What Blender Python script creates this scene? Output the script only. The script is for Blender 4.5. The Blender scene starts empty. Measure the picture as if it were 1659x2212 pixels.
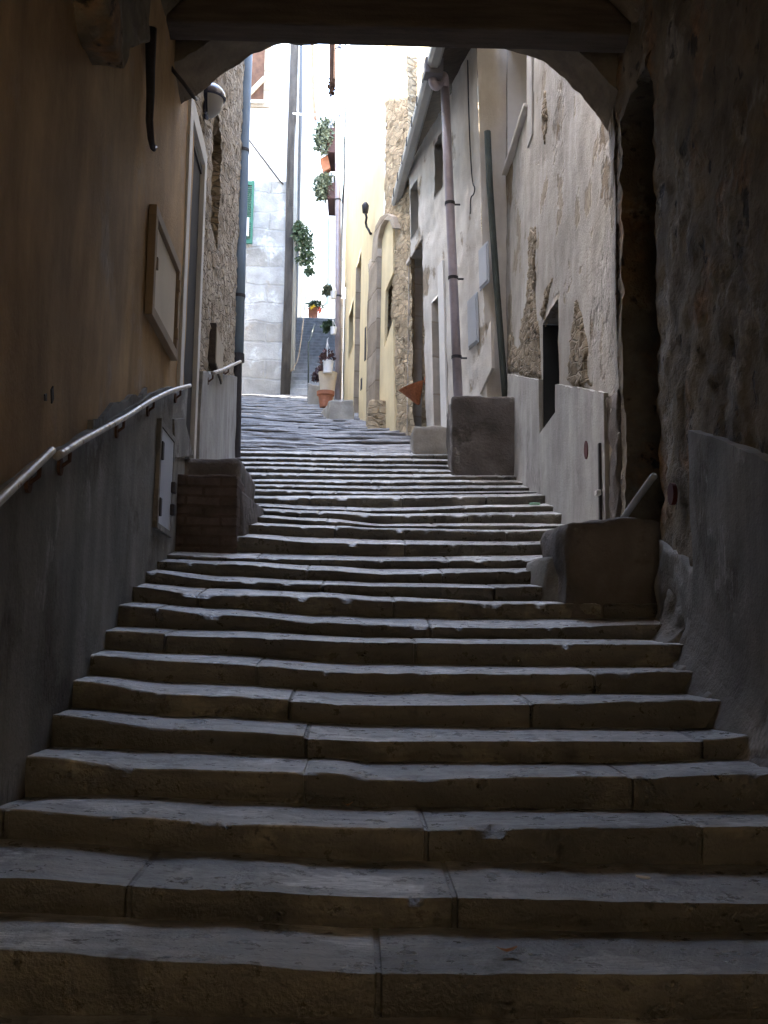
import bpy, bmesh, math, random
from mathutils import Vector, Matrix, noise

random.seed(7)
SC = bpy.context.scene
COL = SC.collection

# ------------------------------------------------------------------ camera
F = 2236.0                                   # focal length, in units of a 1659 x 2212 frame
CX, CY = 829.5, 1106.0
yc = Vector((770 - CX, -(1400 - CY), -F)).normalized()      # the street direction in camera space
roll = math.radians(1.0)
zc = Vector((math.sin(roll), math.cos(roll), 0.0))
zc = (zc - yc * zc.dot(yc)).normalized()
xc = yc.cross(zc)
M3 = Matrix((xc, yc, zc))                    # camera space -> world
cam_d = bpy.data.cameras.new('camera')
cam = bpy.data.objects.new('camera', cam_d)
COL.objects.link(cam)
cam.matrix_world = M3.to_4x4()
cam_d.sensor_fit = 'HORIZONTAL'
cam_d.sensor_width = 36
cam_d.lens = 36 * F / 1659
cam_d.clip_start = 0.05
cam_d.clip_end = 500
SC.camera = cam

# ------------------------------------------------------------------ light
SUN_EL, SUN_AZ = math.radians(56), math.atan2(-1.0, 0.25)    # azimuth from +Y towards +X
W = bpy.data.worlds.new('World')
SC.world = W
W.use_nodes = True
nt = W.node_tree
sky = nt.nodes.new('ShaderNodeTexSky')
sky.sky_type = 'NISHITA'
sky.sun_disc = False
sky.sun_elevation = SUN_EL
sky.sun_rotation = SUN_AZ
sky.dust_density = 2.5
nt.links.new(sky.outputs[0], nt.nodes['Background'].inputs[0])
nt.nodes['Background'].inputs[1].default_value = 0.15
sd = bpy.data.lights.new('sun', 'SUN')
sd.energy = 2.0
sd.angle = math.radians(0.5)
sd.color = (1.0, 0.93, 0.82)
sun = bpy.data.objects.new('sun', sd)
COL.objects.link(sun)
sdir = Vector((math.sin(SUN_AZ) * math.cos(SUN_EL), math.cos(SUN_AZ) * math.cos(SUN_EL), math.sin(SUN_EL)))
sun.rotation_euler = sdir.to_track_quat('Z', 'Y').to_euler()
sun.location = (-6, 12, 20)
SC.view_settings.view_transform = 'Standard'
SC.view_settings.look = 'None'
SC.view_settings.exposure = 4.35
SC.view_settings.gamma = 1
SC.cycles.max_bounces = 10
SC.cycles.diffuse_bounces = 8

# ------------------------------------------------------------------ pixel -> place
def ray(px, py):
    return M3 @ Vector((px - CX, -(py - CY), -F))

def at(px, py, Y):
    d = ray(px, py)
    return d * (Y / d.y)

def ground(Y):
    return -1.57 + 0.304 * Y

def V(*a):
    return Vector(a)

def rocky(p):
    d = noise.voronoi(Vector((p.x * 4.2, p.y * 4.2, p.z * 11)) + noise.noise_vector(p * 2.5) * 0.7)[0]
    return min(0.5, d[1] - d[0]) - 0.3

def fbm(p, f=1.0, o=4):
    return noise.fractal(p * f, 1.0, 2.0, o)

# ------------------------------------------------------------------ materials
def mat(name, col, rough=0.85, var=0.18, scale=3.0, bump=0.25, bscale=25.0, streak=False, patch=None,
        stone=None, brick=None, spec=0.3, metal=0.0, tone=False, dirt=None, stretch=(1, 1, 1), rvar=None):
    m = bpy.data.materials.new(name)
    m.use_nodes = True
    n = m.node_tree
    L = n.links.new
    P = n.nodes['Principled BSDF']
    P.inputs['Roughness'].default_value = rough
    P.inputs['Metallic'].default_value = metal
    P.inputs['Specular IOR Level'].default_value = spec
    tc = n.nodes.new('ShaderNodeTexCoord')
    mp = n.nodes.new('ShaderNodeMapping')
    mp.inputs['Scale'].default_value = (2.5, 2.5, 0.55) if streak else stretch
    L(tc.outputs['Object'], mp.inputs[0])

    def nz(sc, det=6, src=mp, r=0.6):
        t = n.nodes.new('ShaderNodeTexNoise')
        t.inputs['Scale'].default_value = sc
        t.inputs['Detail'].default_value = det
        t.inputs['Roughness'].default_value = r
        L(src.outputs[0] if src is mp else src.outputs['Object'], t.inputs['Vector'])
        return t.outputs['Fac']

    def ramp(fac, a, b, ca, cb):
        r = n.nodes.new('ShaderNodeValToRGB')
        r.color_ramp.elements[0].position = a
        r.color_ramp.elements[1].position = b
        r.color_ramp.elements[0].color = (*ca, 1)
        r.color_ramp.elements[1].color = (*cb, 1)
        L(fac, r.inputs[0])
        return r.outputs[0]

    def mix(fac, a, b, mode='MIX', f=None):
        x = n.nodes.new('ShaderNodeMix')
        x.data_type = 'RGBA'
        x.blend_type = mode
        if f is not None:
            x.inputs[0].default_value = f
        else:
            L(fac, x.inputs[0])
        for s, v in ((6, a), (7, b)):
            if isinstance(v, tuple):
                x.inputs[s].default_value = (*v, 1)
            else:
                L(v, x.inputs[s])
        return x.outputs[2]

    lo = tuple(c * (1 - var) for c in col)
    hi = tuple(min(1, c * (1 + var)) for c in col)
    c = ramp(nz(scale), 0.3, 0.7, lo, hi)
    heights = [(nz(bscale, 8, tc), 1.0)]
    if stone:                                   # (scale vec, dark mortar colour, colour a, colour b)
        ms = n.nodes.new('ShaderNodeMapping')
        ms.inputs['Scale'].default_value = stone[0]
        L(tc.outputs['Object'], ms.inputs[0])
        dn = n.nodes.new('ShaderNodeTexNoise')
        dn.inputs['Scale'].default_value = 3.0
        dn.inputs['Detail'].default_value = 4
        L(tc.outputs['Object'], dn.inputs['Vector'])
        ad = n.nodes.new('ShaderNodeVectorMath')
        ad.operation = 'MULTIPLY_ADD'
        L(dn.outputs['Color'], ad.inputs[0])
        ad.inputs[1].default_value = (0.5, 0.5, 0.5)
        L(ms.outputs[0], ad.inputs[2])
        vo = n.nodes.new('ShaderNodeTexVoronoi')
        vo.feature = 'DISTANCE_TO_EDGE'
        vo.inputs['Scale'].default_value = 1.0
        L(ad.outputs[0], vo.inputs['Vector'])
        vc = n.nodes.new('ShaderNodeTexVoronoi')
        vc.inputs['Scale'].default_value = 1.0
        L(ad.outputs[0], vc.inputs['Vector'])
        sp = n.nodes.new('ShaderNodeSeparateColor')
        L(vc.outputs['Color'], sp.inputs[0])
        sc_ = ramp(sp.outputs[0], 0.0, 1.0, stone[2], stone[3])
        c = mix(None, sc_, c, f=0.45)
        e = n.nodes.new('ShaderNodeMapRange')
        e.inputs['From Max'].default_value = 0.09
        L(vo.outputs['Distance'], e.inputs['Value'])
        c = mix(e.outputs[0], stone[1], c)
        heights.append((e.outputs[0], 1.6))
    if brick:                                   # (width, height, mortar, mortar colour, axes)
        sx = n.nodes.new('ShaderNodeSeparateXYZ')
        dn = n.nodes.new('ShaderNodeTexNoise')
        dn.inputs['Scale'].default_value = 1.3
        L(tc.outputs['Object'], dn.inputs['Vector'])
        ad = n.nodes.new('ShaderNodeVectorMath')
        ad.operation = 'MULTIPLY_ADD'
        L(dn.outputs['Color'], ad.inputs[0])
        ad.inputs[1].default_value = (brick[5],) * 3
        L(tc.outputs['Object'], ad.inputs[2])
        L(ad.outputs[0], sx.inputs[0])
        cb = n.nodes.new('ShaderNodeCombineXYZ')
        L(sx.outputs[brick[4]], cb.inputs[0])
        L(sx.outputs[2], cb.inputs[1])
        b = n.nodes.new('ShaderNodeTexBrick')
        b.inputs['Scale'].default_value = 1.0
        b.inputs['Brick Width'].default_value = brick[0]
        b.inputs['Row Height'].default_value = brick[1]
        b.inputs['Mortar Size'].default_value = brick[2]
        b.inputs['Mortar Smooth'].default_value = 0.4
        b.inputs['Color1'].default_value = (0.75, 0.72, 0.68, 1)
        b.inputs['Color2'].default_value = (1, 1, 1, 1)
        b.inputs['Mortar'].default_value = (*brick[3], 1)
        L(cb.outputs[0], b.inputs['Vector'])
        c = mix(None, c, b.outputs['Color'], 'MULTIPLY', 1.0)
        iv = n.nodes.new('ShaderNodeMath')
        iv.operation = 'SUBTRACT'
        iv.inputs[0].default_value = 1
        L(b.outputs['Fac'], iv.inputs[1])
        heights.append((iv.outputs[0], 1.2))
    if patch:                                   # list of (colour, scale, threshold, softness, height)
        for (pc, psc, th, so, hh) in patch:
            f_ = n.nodes.new('ShaderNodeMapRange')
            f_.inputs['From Min'].default_value = th
            f_.inputs['From Max'].default_value = th + so
            L(nz(psc, 7, tc), f_.inputs['Value'])
            pcol = ramp(nz(bscale * 0.5), 0.3, 0.7, tuple(x * 0.55 for x in pc), tuple(x * 1.4 for x in pc))
            c = mix(f_.outputs[0], c, pcol)
            if hh:
                iv = n.nodes.new('ShaderNodeMath')
                iv.operation = 'SUBTRACT'
                iv.inputs[0].default_value = 1
                L(f_.outputs[0], iv.inputs[1])
                heights.append((iv.outputs[0], hh))
    if dirt:
        c = mix(None, c, ramp(nz(1.1, 8, tc, 0.7), 0.35, 0.62, dirt, (1, 1, 1)), 'MULTIPLY', 0.8)
    if tone:
        at_ = n.nodes.new('ShaderNodeAttribute')
        at_.attribute_name = 'tone'
        c = mix(None, c, at_.outputs['Color'], 'MULTIPLY', 1.0)
    if rvar:
        rm = n.nodes.new('ShaderNodeMapRange')
        rm.inputs['From Min'].default_value = 0.35
        rm.inputs['From Max'].default_value = 0.65
        rm.inputs['To Min'].default_value = rvar[0]
        rm.inputs['To Max'].default_value = rvar[1]
        L(nz(rvar[2], 8, tc, 0.7), rm.inputs['Value'])
        L(rm.outputs[0], P.inputs['Roughness'])
    L(c, P.inputs['Base Color'])
    if bump:
        h = None
        for (o, w) in heights:
            mu = n.nodes.new('ShaderNodeMath')
            mu.operation = 'MULTIPLY_ADD'
            mu.inputs[1].default_value = w
            L(o, mu.inputs[0])
            if h is None:
                mu.inputs[2].default_value = 0
            else:
                L(h, mu.inputs[2])
            h = mu.outputs[0]
        bn = n.nodes.new('ShaderNodeBump')
        bn.inputs['Strength'].default_value = bump
        bn.inputs['Distance'].default_value = 0.02
        L(h, bn.inputs['Height'])
        L(bn.outputs[0], P.inputs['Normal'])
    return m

MT = {}
MT['ochre'] = mat('ochre_plaster', (0.42, 0.275, 0.13), 0.9, 0.3, 1.2, 0.35, 40, streak=True, dirt=(0.5, 0.46, 0.42),
                  patch=[((0.42, 0.33, 0.24), 1.5, 0.60, 0.12, 0)])
MT['cement'] = mat('cement_render', (0.235, 0.225, 0.205), 0.9, 0.3, 1.5, 0.45, 45, streak=True, dirt=(0.45, 0.44, 0.42),
                   patch=[((0.15, 0.135, 0.115), 1.6, 0.56, 0.08, 0.3), ((0.30, 0.29, 0.27), 2.4, 0.60, 0.05, 0.4)])
MT['cement_pale'] = mat('pale_cement_render', (0.39, 0.385, 0.365), 0.9, 0.2, 1.5, 0.35, 45, streak=True, dirt=(0.6, 0.59, 0.57),
                        patch=[((0.31, 0.30, 0.285), 1.4, 0.55, 0.08, 0.3)])
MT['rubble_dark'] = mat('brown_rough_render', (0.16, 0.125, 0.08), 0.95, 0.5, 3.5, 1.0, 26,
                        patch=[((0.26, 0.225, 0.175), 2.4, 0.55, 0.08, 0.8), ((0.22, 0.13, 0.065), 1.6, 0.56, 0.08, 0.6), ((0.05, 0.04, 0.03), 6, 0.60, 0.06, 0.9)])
MT['rubble'] = mat('grey_rubble', (0.42, 0.35, 0.26), 0.95, 0.45, 9, 1.0, 30, stone=((4.2, 4.2, 13), (0.36, 0.30, 0.22), (0.24, 0.18, 0.12), (0.54, 0.47, 0.36)),
                   patch=[((0.20, 0.155, 0.10), 5.0, 0.57, 0.06, 0.9), ((0.50, 0.45, 0.37), 2.6, 0.58, 0.1, 0.5)])
MT['rubble_warm'] = mat('warm_rubble', (0.48, 0.38, 0.25), 0.95, 0.4, 9, 0.9, 30, stone=((4.5, 4.5, 12), (0.42, 0.34, 0.23), (0.32, 0.23, 0.14), (0.60, 0.48, 0.32)),
                        patch=[((0.24, 0.18, 0.11), 5.0, 0.58, 0.06, 0.9), ((0.5, 0.42, 0.3), 2.6, 0.58, 0.1, 0.5)])
MT['peel'] = mat('peeling_plaster', (0.385, 0.365, 0.33), 0.92, 0.16, 2.0, 0.5, 40, streak=True, dirt=(0.62, 0.60, 0.57),
                 patch=[((0.20, 0.155, 0.10), 0.62, 0.545, 0.035, 1.6), ((0.30, 0.26, 0.20), 1.7, 0.57, 0.03, 0.9), ((0.35, 0.335, 0.31), 0.5, 0.50, 0.04, 0.3)])
MT['peel_low'] = mat('stripped_plaster', (0.34, 0.305, 0.255), 0.95, 0.2, 2.0, 0.7, 35, streak=True,
                     patch=[((0.17, 0.12, 0.065), 1.3, 0.46, 0.06, 1.4)])
MT['white_peel'] = mat('white_plaster', (0.66, 0.635, 0.585), 0.92, 0.12, 2.0, 0.35, 40, streak=True, dirt=(0.75, 0.72, 0.68),
                       patch=[((0.32, 0.27, 0.20), 1.2, 0.60, 0.05, 0.8)])
MT['yellow'] = mat('yellow_plaster', (0.78, 0.66, 0.42), 0.9, 0.08, 1.5, 0.15, 40, streak=True, dirt=(0.85, 0.83, 0.78))
MT['white'] = mat('white_render', (0.76, 0.75, 0.72), 0.9, 0.07, 1.5, 0.15, 40, dirt=(0.85, 0.84, 0.82))
MT['cream'] = mat('cream_render', (0.74, 0.66, 0.50), 0.9, 0.07, 1.5, 0.15, 40)
MT['ashlar'] = mat('pale_stone_courses', (0.36, 0.37, 0.375), 0.9, 0.26, 2.2, 0.8, 20, brick=(1.15, 0.50, 0.03, (0.86, 0.85, 0.84), 0, 0.22),
                   patch=[((0.46, 0.48, 0.50), 0.9, 0.52, 0.08, 0), ((0.30, 0.26, 0.20), 1.2, 0.60, 0.1, 0)])
MT['sideshade'] = mat('side_stone_in_shade', (0.055, 0.05, 0.046), 0.9, 0.45, 3.5, 0.8, 20, streak=True)  # the side wall's shade is darkened into this colour
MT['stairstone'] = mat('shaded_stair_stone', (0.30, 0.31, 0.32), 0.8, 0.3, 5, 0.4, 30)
MT['jambstone'] = mat('jamb_stone', (0.38, 0.32, 0.25), 0.9, 0.25, 3, 0.5, 30, brick=(3.0, 0.55, 0.016, (0.6, 0.56, 0.5), 1, 0.1))
MT['archstone'] = mat('arch_stone', (0.34, 0.29, 0.23), 0.95, 0.3, 5, 0.6, 30)
MT['stripped'] = mat('stripped_wall_stone', (0.235, 0.19, 0.13), 0.95, 0.35, 8, 0.9, 30, stone=((5, 5, 12), (0.26, 0.22, 0.165), (0.16, 0.125, 0.085), (0.28, 0.23, 0.16)),
                      patch=[((0.10, 0.075, 0.045), 4.0, 0.56, 0.08, 0.8)])
MT['jamblit'] = mat('lit_jamb_stone', (0.60, 0.55, 0.48), 0.9, 0.2, 3, 0.5, 30, brick=(3.0, 0.55, 0.016, (0.7, 0.66, 0.6), 1, 0.1))  # jamb stone lightened so the deep door jambs look lit
MT['lead'] = mat('lead_hopper', (0.12, 0.115, 0.125), 0.5, 0.15, 4, 0.1, 40)
MT['step'] = mat('worn_step_stone', (0.33, 0.32, 0.30), 0.35, 0.45, 9, 0.6, 70, spec=1.0, tone=True, dirt=(0.5, 0.48, 0.44), stretch=(0.5, 2.4, 2.0), rvar=(0.20, 0.55, 10),
                 patch=[((0.14, 0.13, 0.105), 5.0, 0.57, 0.09, 0.25), ((0.60, 0.59, 0.56), 2.6, 0.545, 0.06, -0.15), ((0.10, 0.09, 0.07), 22.0, 0.63, 0.06, 0.4)])
MT['paving'] = mat('street_stone', (0.17, 0.17, 0.17), 0.4, 0.45, 6, 0.7, 30, spec=0.8, rvar=(0.28, 0.6, 6), tone=True, stretch=(0.5, 2.2, 1))
MT['block'] = mat('stoop_stone', (0.15, 0.132, 0.12), 0.9, 0.3, 2.5, 0.7, 35, dirt=(0.5, 0.48, 0.46),
                  patch=[((0.12, 0.105, 0.09), 2.0, 0.55, 0.06, 0.5), ((0.27, 0.25, 0.23), 3.5, 0.60, 0.05, -0.4)])
MT['block_pale'] = mat('pale_stoop_stone', (0.42, 0.39, 0.34), 0.9, 0.25, 3, 0.4, 35, dirt=(0.6, 0.58, 0.55))
MT['brick'] = mat('old_brick', (0.125, 0.095, 0.08), 0.9, 0.4, 6, 0.8, 40, brick=(0.26, 0.075, 0.012, (0.7, 0.65, 0.6), 0, 0.03))
MT['darkarch'] = mat('dark_arch_stone', (0.17, 0.145, 0.115), 0.95, 0.3, 5, 0.6, 30)  # darker, even version of the arch stone colour
MT['timber'] = mat('old_timber', (0.065, 0.052, 0.042), 0.85, 0.35, 5, 0.5, 30, stretch=(0.4, 4, 4))
MT['timber_y'] = mat('old_joist', (0.06, 0.048, 0.036), 0.85, 0.35, 5, 0.5, 30, stretch=(4, 0.4, 4))
MT['ironrail'] = mat('worn_steel', (0.42, 0.385, 0.35), 0.45, 0.3, 14, 0.15, 60, metal=0.5, patch=[((0.16, 0.09, 0.05), 9, 0.60, 0.06, 0.2)])
MT['iron'] = mat('dark_iron', (0.045, 0.042, 0.045), 0.6, 0.3, 8, 0.15, 50, metal=0.3)
MT['rust'] = mat('rusty_iron', (0.10, 0.05, 0.03), 0.8, 0.3, 8, 0.2, 50)
MT['cabframe'] = mat('brown_frame_paint', (0.24, 0.18, 0.12), 0.6, 0.12, 4, 0.08, 40)
MT['cabdoor'] = mat('cream_cabinet_paint', (0.55, 0.48, 0.37), 0.6, 0.06, 3, 0.05, 40, dirt=(0.85, 0.83, 0.8))
MT['greydoor'] = mat('grey_metal_paint', (0.50, 0.53, 0.58), 0.5, 0.06, 3, 0.05, 40, dirt=(0.8, 0.8, 0.8))
MT['whiteframe'] = mat('pale_grey_frame_paint', (0.60, 0.59, 0.56), 0.6, 0.05, 3, 0.06, 40)
MT['darkdoor'] = mat('dark_door_paint', (0.06, 0.056, 0.053), 0.85, spec=0.1, var=0.12, scale=4, bump=0.08, bscale=30, streak=True)
MT['unlitdoor'] = mat('unlit_door_black', (0.012, 0.011, 0.010), 0.9, spec=0.05)  # near black stands in for the unlit depth of the doorway
MT['transom'] = mat('blue_grey_panel', (0.15, 0.17, 0.22), 0.35, 0.1, 4, 0.03, 30)
MT['bluepipe'] = mat('blue_grey_pipe_paint', (0.19, 0.26, 0.34), 0.5, 0.10, 3, 0.05, 40, dirt=(0.75, 0.75, 0.75))
MT['purplepipe'] = mat('copper_brown_pipe', (0.40, 0.355, 0.39), 0.38, 0.18, 3, 0.05, 40, metal=0.3, dirt=(0.6, 0.6, 0.6))
MT['gutter'] = mat('zinc_gutter', (0.33, 0.335, 0.32), 0.5, 0.12, 3, 0.05, 40, metal=0.2)
MT['greenpole'] = mat('mossy_green_pipe', (0.06, 0.07, 0.06), 0.8, 0.3, 5, 0.2, 40)
MT['boxblue'] = mat('blue_grey_box_plastic', (0.42, 0.45, 0.49), 0.5, 0.06, 3, 0.03, 30)
MT['greenpaint'] = mat('green_shutter_paint', (0.035, 0.135, 0.095), 0.5, 0.12, 5, 0.05, 40)
MT['terracotta'] = mat('terracotta', (0.40, 0.165, 0.095), 0.85, 0.15, 8, 0.12, 50, dirt=(0.75, 0.72, 0.7))
MT['wicker'] = mat('terracotta_relief', (0.36, 0.13, 0.06), 0.8, 0.3, 30, 0.9, 45)
MT['potwhite'] = mat('white_pot_plastic', (0.80, 0.80, 0.80), 0.4, 0.03, 5, 0.0)
MT['urn'] = mat('beige_urn_clay', (0.58, 0.50, 0.38), 0.85, 0.12, 5, 0.1, 40)
MT['leaf'] = mat('green_leaves', (0.05, 0.08, 0.042), 0.6, 0.5, 14, 0.0)
MT['leaf_grey'] = mat('grey_green_leaves', (0.11, 0.135, 0.095), 0.6, 0.45, 14, 0.0)
MT['leaf_red'] = mat('dark_red_leaves', (0.10, 0.055, 0.055), 0.6, 0.5, 14, 0.0)
MT['flower_y'] = mat('yellow_petals', (0.85, 0.62, 0.05), 0.6, 0.1, 9, 0.0)
MT['flower_r'] = mat('red_petals', (0.80, 0.12, 0.05), 0.6, 0.1, 9, 0.0)
MT['boxred'] = mat('dark_red_trough', (0.075, 0.04, 0.04), 0.7, 0.15, 6, 0.05, 40)
MT['redpaint'] = mat('red_paint', (0.065, 0.010, 0.009), 0.7, 0.15, 12, 0.1, 40)
MT['lampblack'] = mat('dark_blue_enamel', (0.03, 0.032, 0.06), 0.22, 0.1, 5, 0.0, spec=0.7)
MT['opal'] = mat('opal_glass', (0.36, 0.36, 0.355), 0.3, 0.03, 5, 0.0, spec=0.5)
MT['tile'] = mat('roof_tile', (0.36, 0.20, 0.12), 0.9, 0.3, 6, 0.4, 30)
MT['rope'] = mat('white_rope', (0.80, 0.80, 0.78), 0.8, 0.05, 8, 0.0)
MT['paper'] = mat('white_paper', (0.75, 0.75, 0.73), 0.8, 0.05, 8, 0.0)
MT['wood_pale'] = mat('pale_weathered_wood', (0.42, 0.36, 0.27), 0.8, 0.15, 6, 0.2, 40, streak=True)
MT['glassdark'] = mat('dark_window_glass', (0.03, 0.032, 0.035), 0.15, 0.1, 3, 0.0, spec=0.5)
MT['void'] = mat('dark_room', (0.04, 0.036, 0.032), 0.95, 0.2, 3, 0.0)
MT['litter'] = mat('green_glass_scrap', (0.40, 0.70, 0.52), 0.3, 0.1, 8, 0.0)
MT['dryleaf'] = mat('dry_leaf', (0.38, 0.16, 0.05), 0.8, 0.2, 20, 0.0)

# ------------------------------------------------------------------ mesh builder
class MB:
    def __init__(s):
        s.v, s.f, s.t = [], [], {}
    def add(s, vs, fs):
        o = len(s.v)
        s.v += [Vector(x) for x in vs]
        s.f += [tuple(i + o for i in q) for q in fs]
        return o
    def quad(s, a, b, c, d):
        s.add([a, b, c, d], [(0, 1, 2, 3)])
    def box(s, c, ax, ay, az):                    # centre and three half-axis vectors
        c, ax, ay, az = map(Vector, (c, ax, ay, az))
        vs = [c + ax * i + ay * j + az * k for k in (-1, 1) for j in (-1, 1) for i in (-1, 1)]
        s.add(vs, [(0, 2, 3, 1), (4, 5, 7, 6), (0, 1, 5, 4), (2, 6, 7, 3), (0, 4, 6, 2), (1, 3, 7, 5)])
    def abox(s, x0, x1, y0, y1, z0, z1):
        s.box(((x0 + x1) / 2, (y0 + y1) / 2, (z0 + z1) / 2), ((x1 - x0) / 2, 0, 0), (0, (y1 - y0) / 2, 0), (0, 0, (z1 - z0) / 2))
    def prism(s, poly, ext):                      # planar polygon extruded by a vector
        n = len(poly)
        e = Vector(ext)
        vs = [Vector(p) for p in poly] + [Vector(p) + e for p in poly]
        s.add(vs, [tuple(range(n))[::-1], tuple(range(n, 2 * n))] + [(i, (i + 1) % n, n + (i + 1) % n, n + i) for i in range(n)])
    def tube(s, pts, r, seg=10, cap=True, r2=None):
        pts = [Vector(p) for p in pts]
        n = len(pts)
        vs, fs = [], []
        up = None
        for i, p in enumerate(pts):
            d = (pts[min(i + 1, n - 1)] - pts[max(i - 1, 0)]).normalized()
            if up is None:
                up = d.orthogonal().normalized()
            up = (up - d * up.dot(d)).normalized()
            w = d.cross(up)
            rr = r if r2 is None else r + (r2 - r) * i / (n - 1)
            for k in range(seg):
                a = 2 * math.pi * k / seg
                vs.append(p + (up * math.cos(a) + w * math.sin(a)) * rr)
        for i in range(n - 1):
            for k in range(seg):
                fs.append((i * seg + k, i * seg + (k + 1) % seg, (i + 1) * seg + (k + 1) % seg, (i + 1) * seg + k))
        if cap:
            fs.append(tuple(range(seg))[::-1])
            fs.append(tuple((n - 1) * seg + k for k in range(seg)))
        s.add(vs, fs)
    def lathe(s, c, prof, seg=24, axis=None):     # prof: (radius, height)
        c = Vector(c)
        az = Vector(axis).normalized() if axis else Vector((0, 0, 1))
        ax = az.orthogonal().normalized()
        ay = az.cross(ax)
        vs, fs = [], []
        for (r, h) in prof:
            for k in range(seg):
                a = 2 * math.pi * k / seg
                vs.append(c + (ax * math.cos(a) + ay * math.sin(a)) * r + az * h)
        for i in range(len(prof) - 1):
            for k in range(seg):
                fs.append((i * seg + k, i * seg + (k + 1) % seg, (i + 1) * seg + (k + 1) % seg, (i + 1) * seg + k))
        s.add(vs, fs)
    def leaves(s, c, rad, n, size, rnd, droop=0.0):
        c = Vector(c)
        for _ in range(n):
            while True:
                q = Vector((rnd.uniform(-1, 1), rnd.uniform(-1, 1), rnd.uniform(-1, 1)))
                if q.length < 1 and noise.noise(q * 1.7 + c) > -0.18:
                    break
            p = c + Vector((q.x * rad[0], q.y * rad[1], q.z * rad[2]))
            d = Vector((rnd.gauss(0, 1), rnd.gauss(0, 1), rnd.gauss(0, 1) - droop)).normalized()
            w = d.orthogonal().normalized()
            w = Matrix.Rotation(rnd.uniform(0, 6.28), 3, d) @ w
            l_ = size * rnd.uniform(0.6, 1.4)
            b = l_ * 0.32
            nn = d.cross(w) * b * 0.4
            s.add([p, p + d * l_ * 0.45 + w * b + nn, p + d * l_, p + d * l_ * 0.45 - w * b + nn], [(0, 1, 2), (0, 2, 3)])
    def rough(s, amp, freq, o=3):
        for i, p in enumerate(s.v):
            s.v[i] = p + Vector((fbm(p + V(3.1, 0, 0), freq, o), fbm(p + V(0, 7.7, 0), freq, o), fbm(p + V(0, 0, 9.2), freq, o))) * amp
    def build(s, name, m, parent=None, smooth=False, bevel=0.0, sub=0, amp=0.0, freq=3.0, label=None, cat=None, group=None, kind=None, tones=None):
        if sub:
            bm = bmesh.new()
            vs = [bm.verts.new(p) for p in s.v]
            for f_ in s.f:
                bm.faces.new([vs[i] for i in f_])
            bmesh.ops.remove_doubles(bm, verts=bm.verts, dist=1e-4)
            if bevel:
                bmesh.ops.bevel(bm, geom=list(bm.edges), offset=bevel, segments=2, affect='EDGES', profile=0.6)
                bevel = 0
            bmesh.ops.triangulate(bm, faces=[f_ for f_ in bm.faces if len(f_.verts) > 4])
            for _ in range(sub):
                bmesh.ops.subdivide_edges(bm, edges=[e for e in bm.edges if e.calc_length() > 0.05], cuts=1, use_grid_fill=True)
            bm.verts.index_update()
            s.v = [p.co.copy() for p in bm.verts]
            s.f = [tuple(p.index for p in f_.verts) for f_ in bm.faces]
            bm.free()
            smooth = True
        if amp:
            s.rough(amp, freq)
        if parent is not None:
            org = parent.location
            if parent.parent is not None or parent.type == 'MESH':
                org = parent.get('_org', None)
                org = Vector(org) if org else parent.location
        else:
            zs = min(p.z for p in s.v)
            cc = sum(s.v, Vector()) / len(s.v)
            org = Vector((cc.x, cc.y, zs))
        me = bpy.data.meshes.new(name)
        me.from_pydata([p - org for p in s.v], [], s.f)
        me.validate()
        me.update()
        me.materials.append(m)
        if tones is not None:
            ca = me.color_attributes.new('tone', 'FLOAT_COLOR', 'POINT')
            for i, t in enumerate(tones):
                ca.data[i].color = (*t, 1)
        if smooth:
            me.polygons.foreach_set('use_smooth', [True] * len(me.polygons))
        o = bpy.data.objects.new(name, me)
        COL.objects.link(o)
        if parent is not None:
            o.parent = parent
        else:
            o.location = org
        o['_org'] = tuple(org)
        if bevel:
            b = o.modifiers.new('bevel', 'BEVEL')
            b.width = bevel
            b.segments = 2
            b.limit_method = 'ANGLE'
        tag(o, label, cat, group, kind)
        return o

def tag(o, label=None, cat=None, group=None, kind=None):
    if label: o['label'] = label
    if cat: o['category'] = cat
    if group: o['group'] = group
    if kind: o['kind'] = kind
    return o

def thing(name, loc, label, cat, group=None, kind=None):
    o = bpy.data.objects.new(name, None)
    COL.objects.link(o)
    o.location = loc
    o.empty_display_size = 0.2
    return tag(o, label, cat, group, kind)

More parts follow.
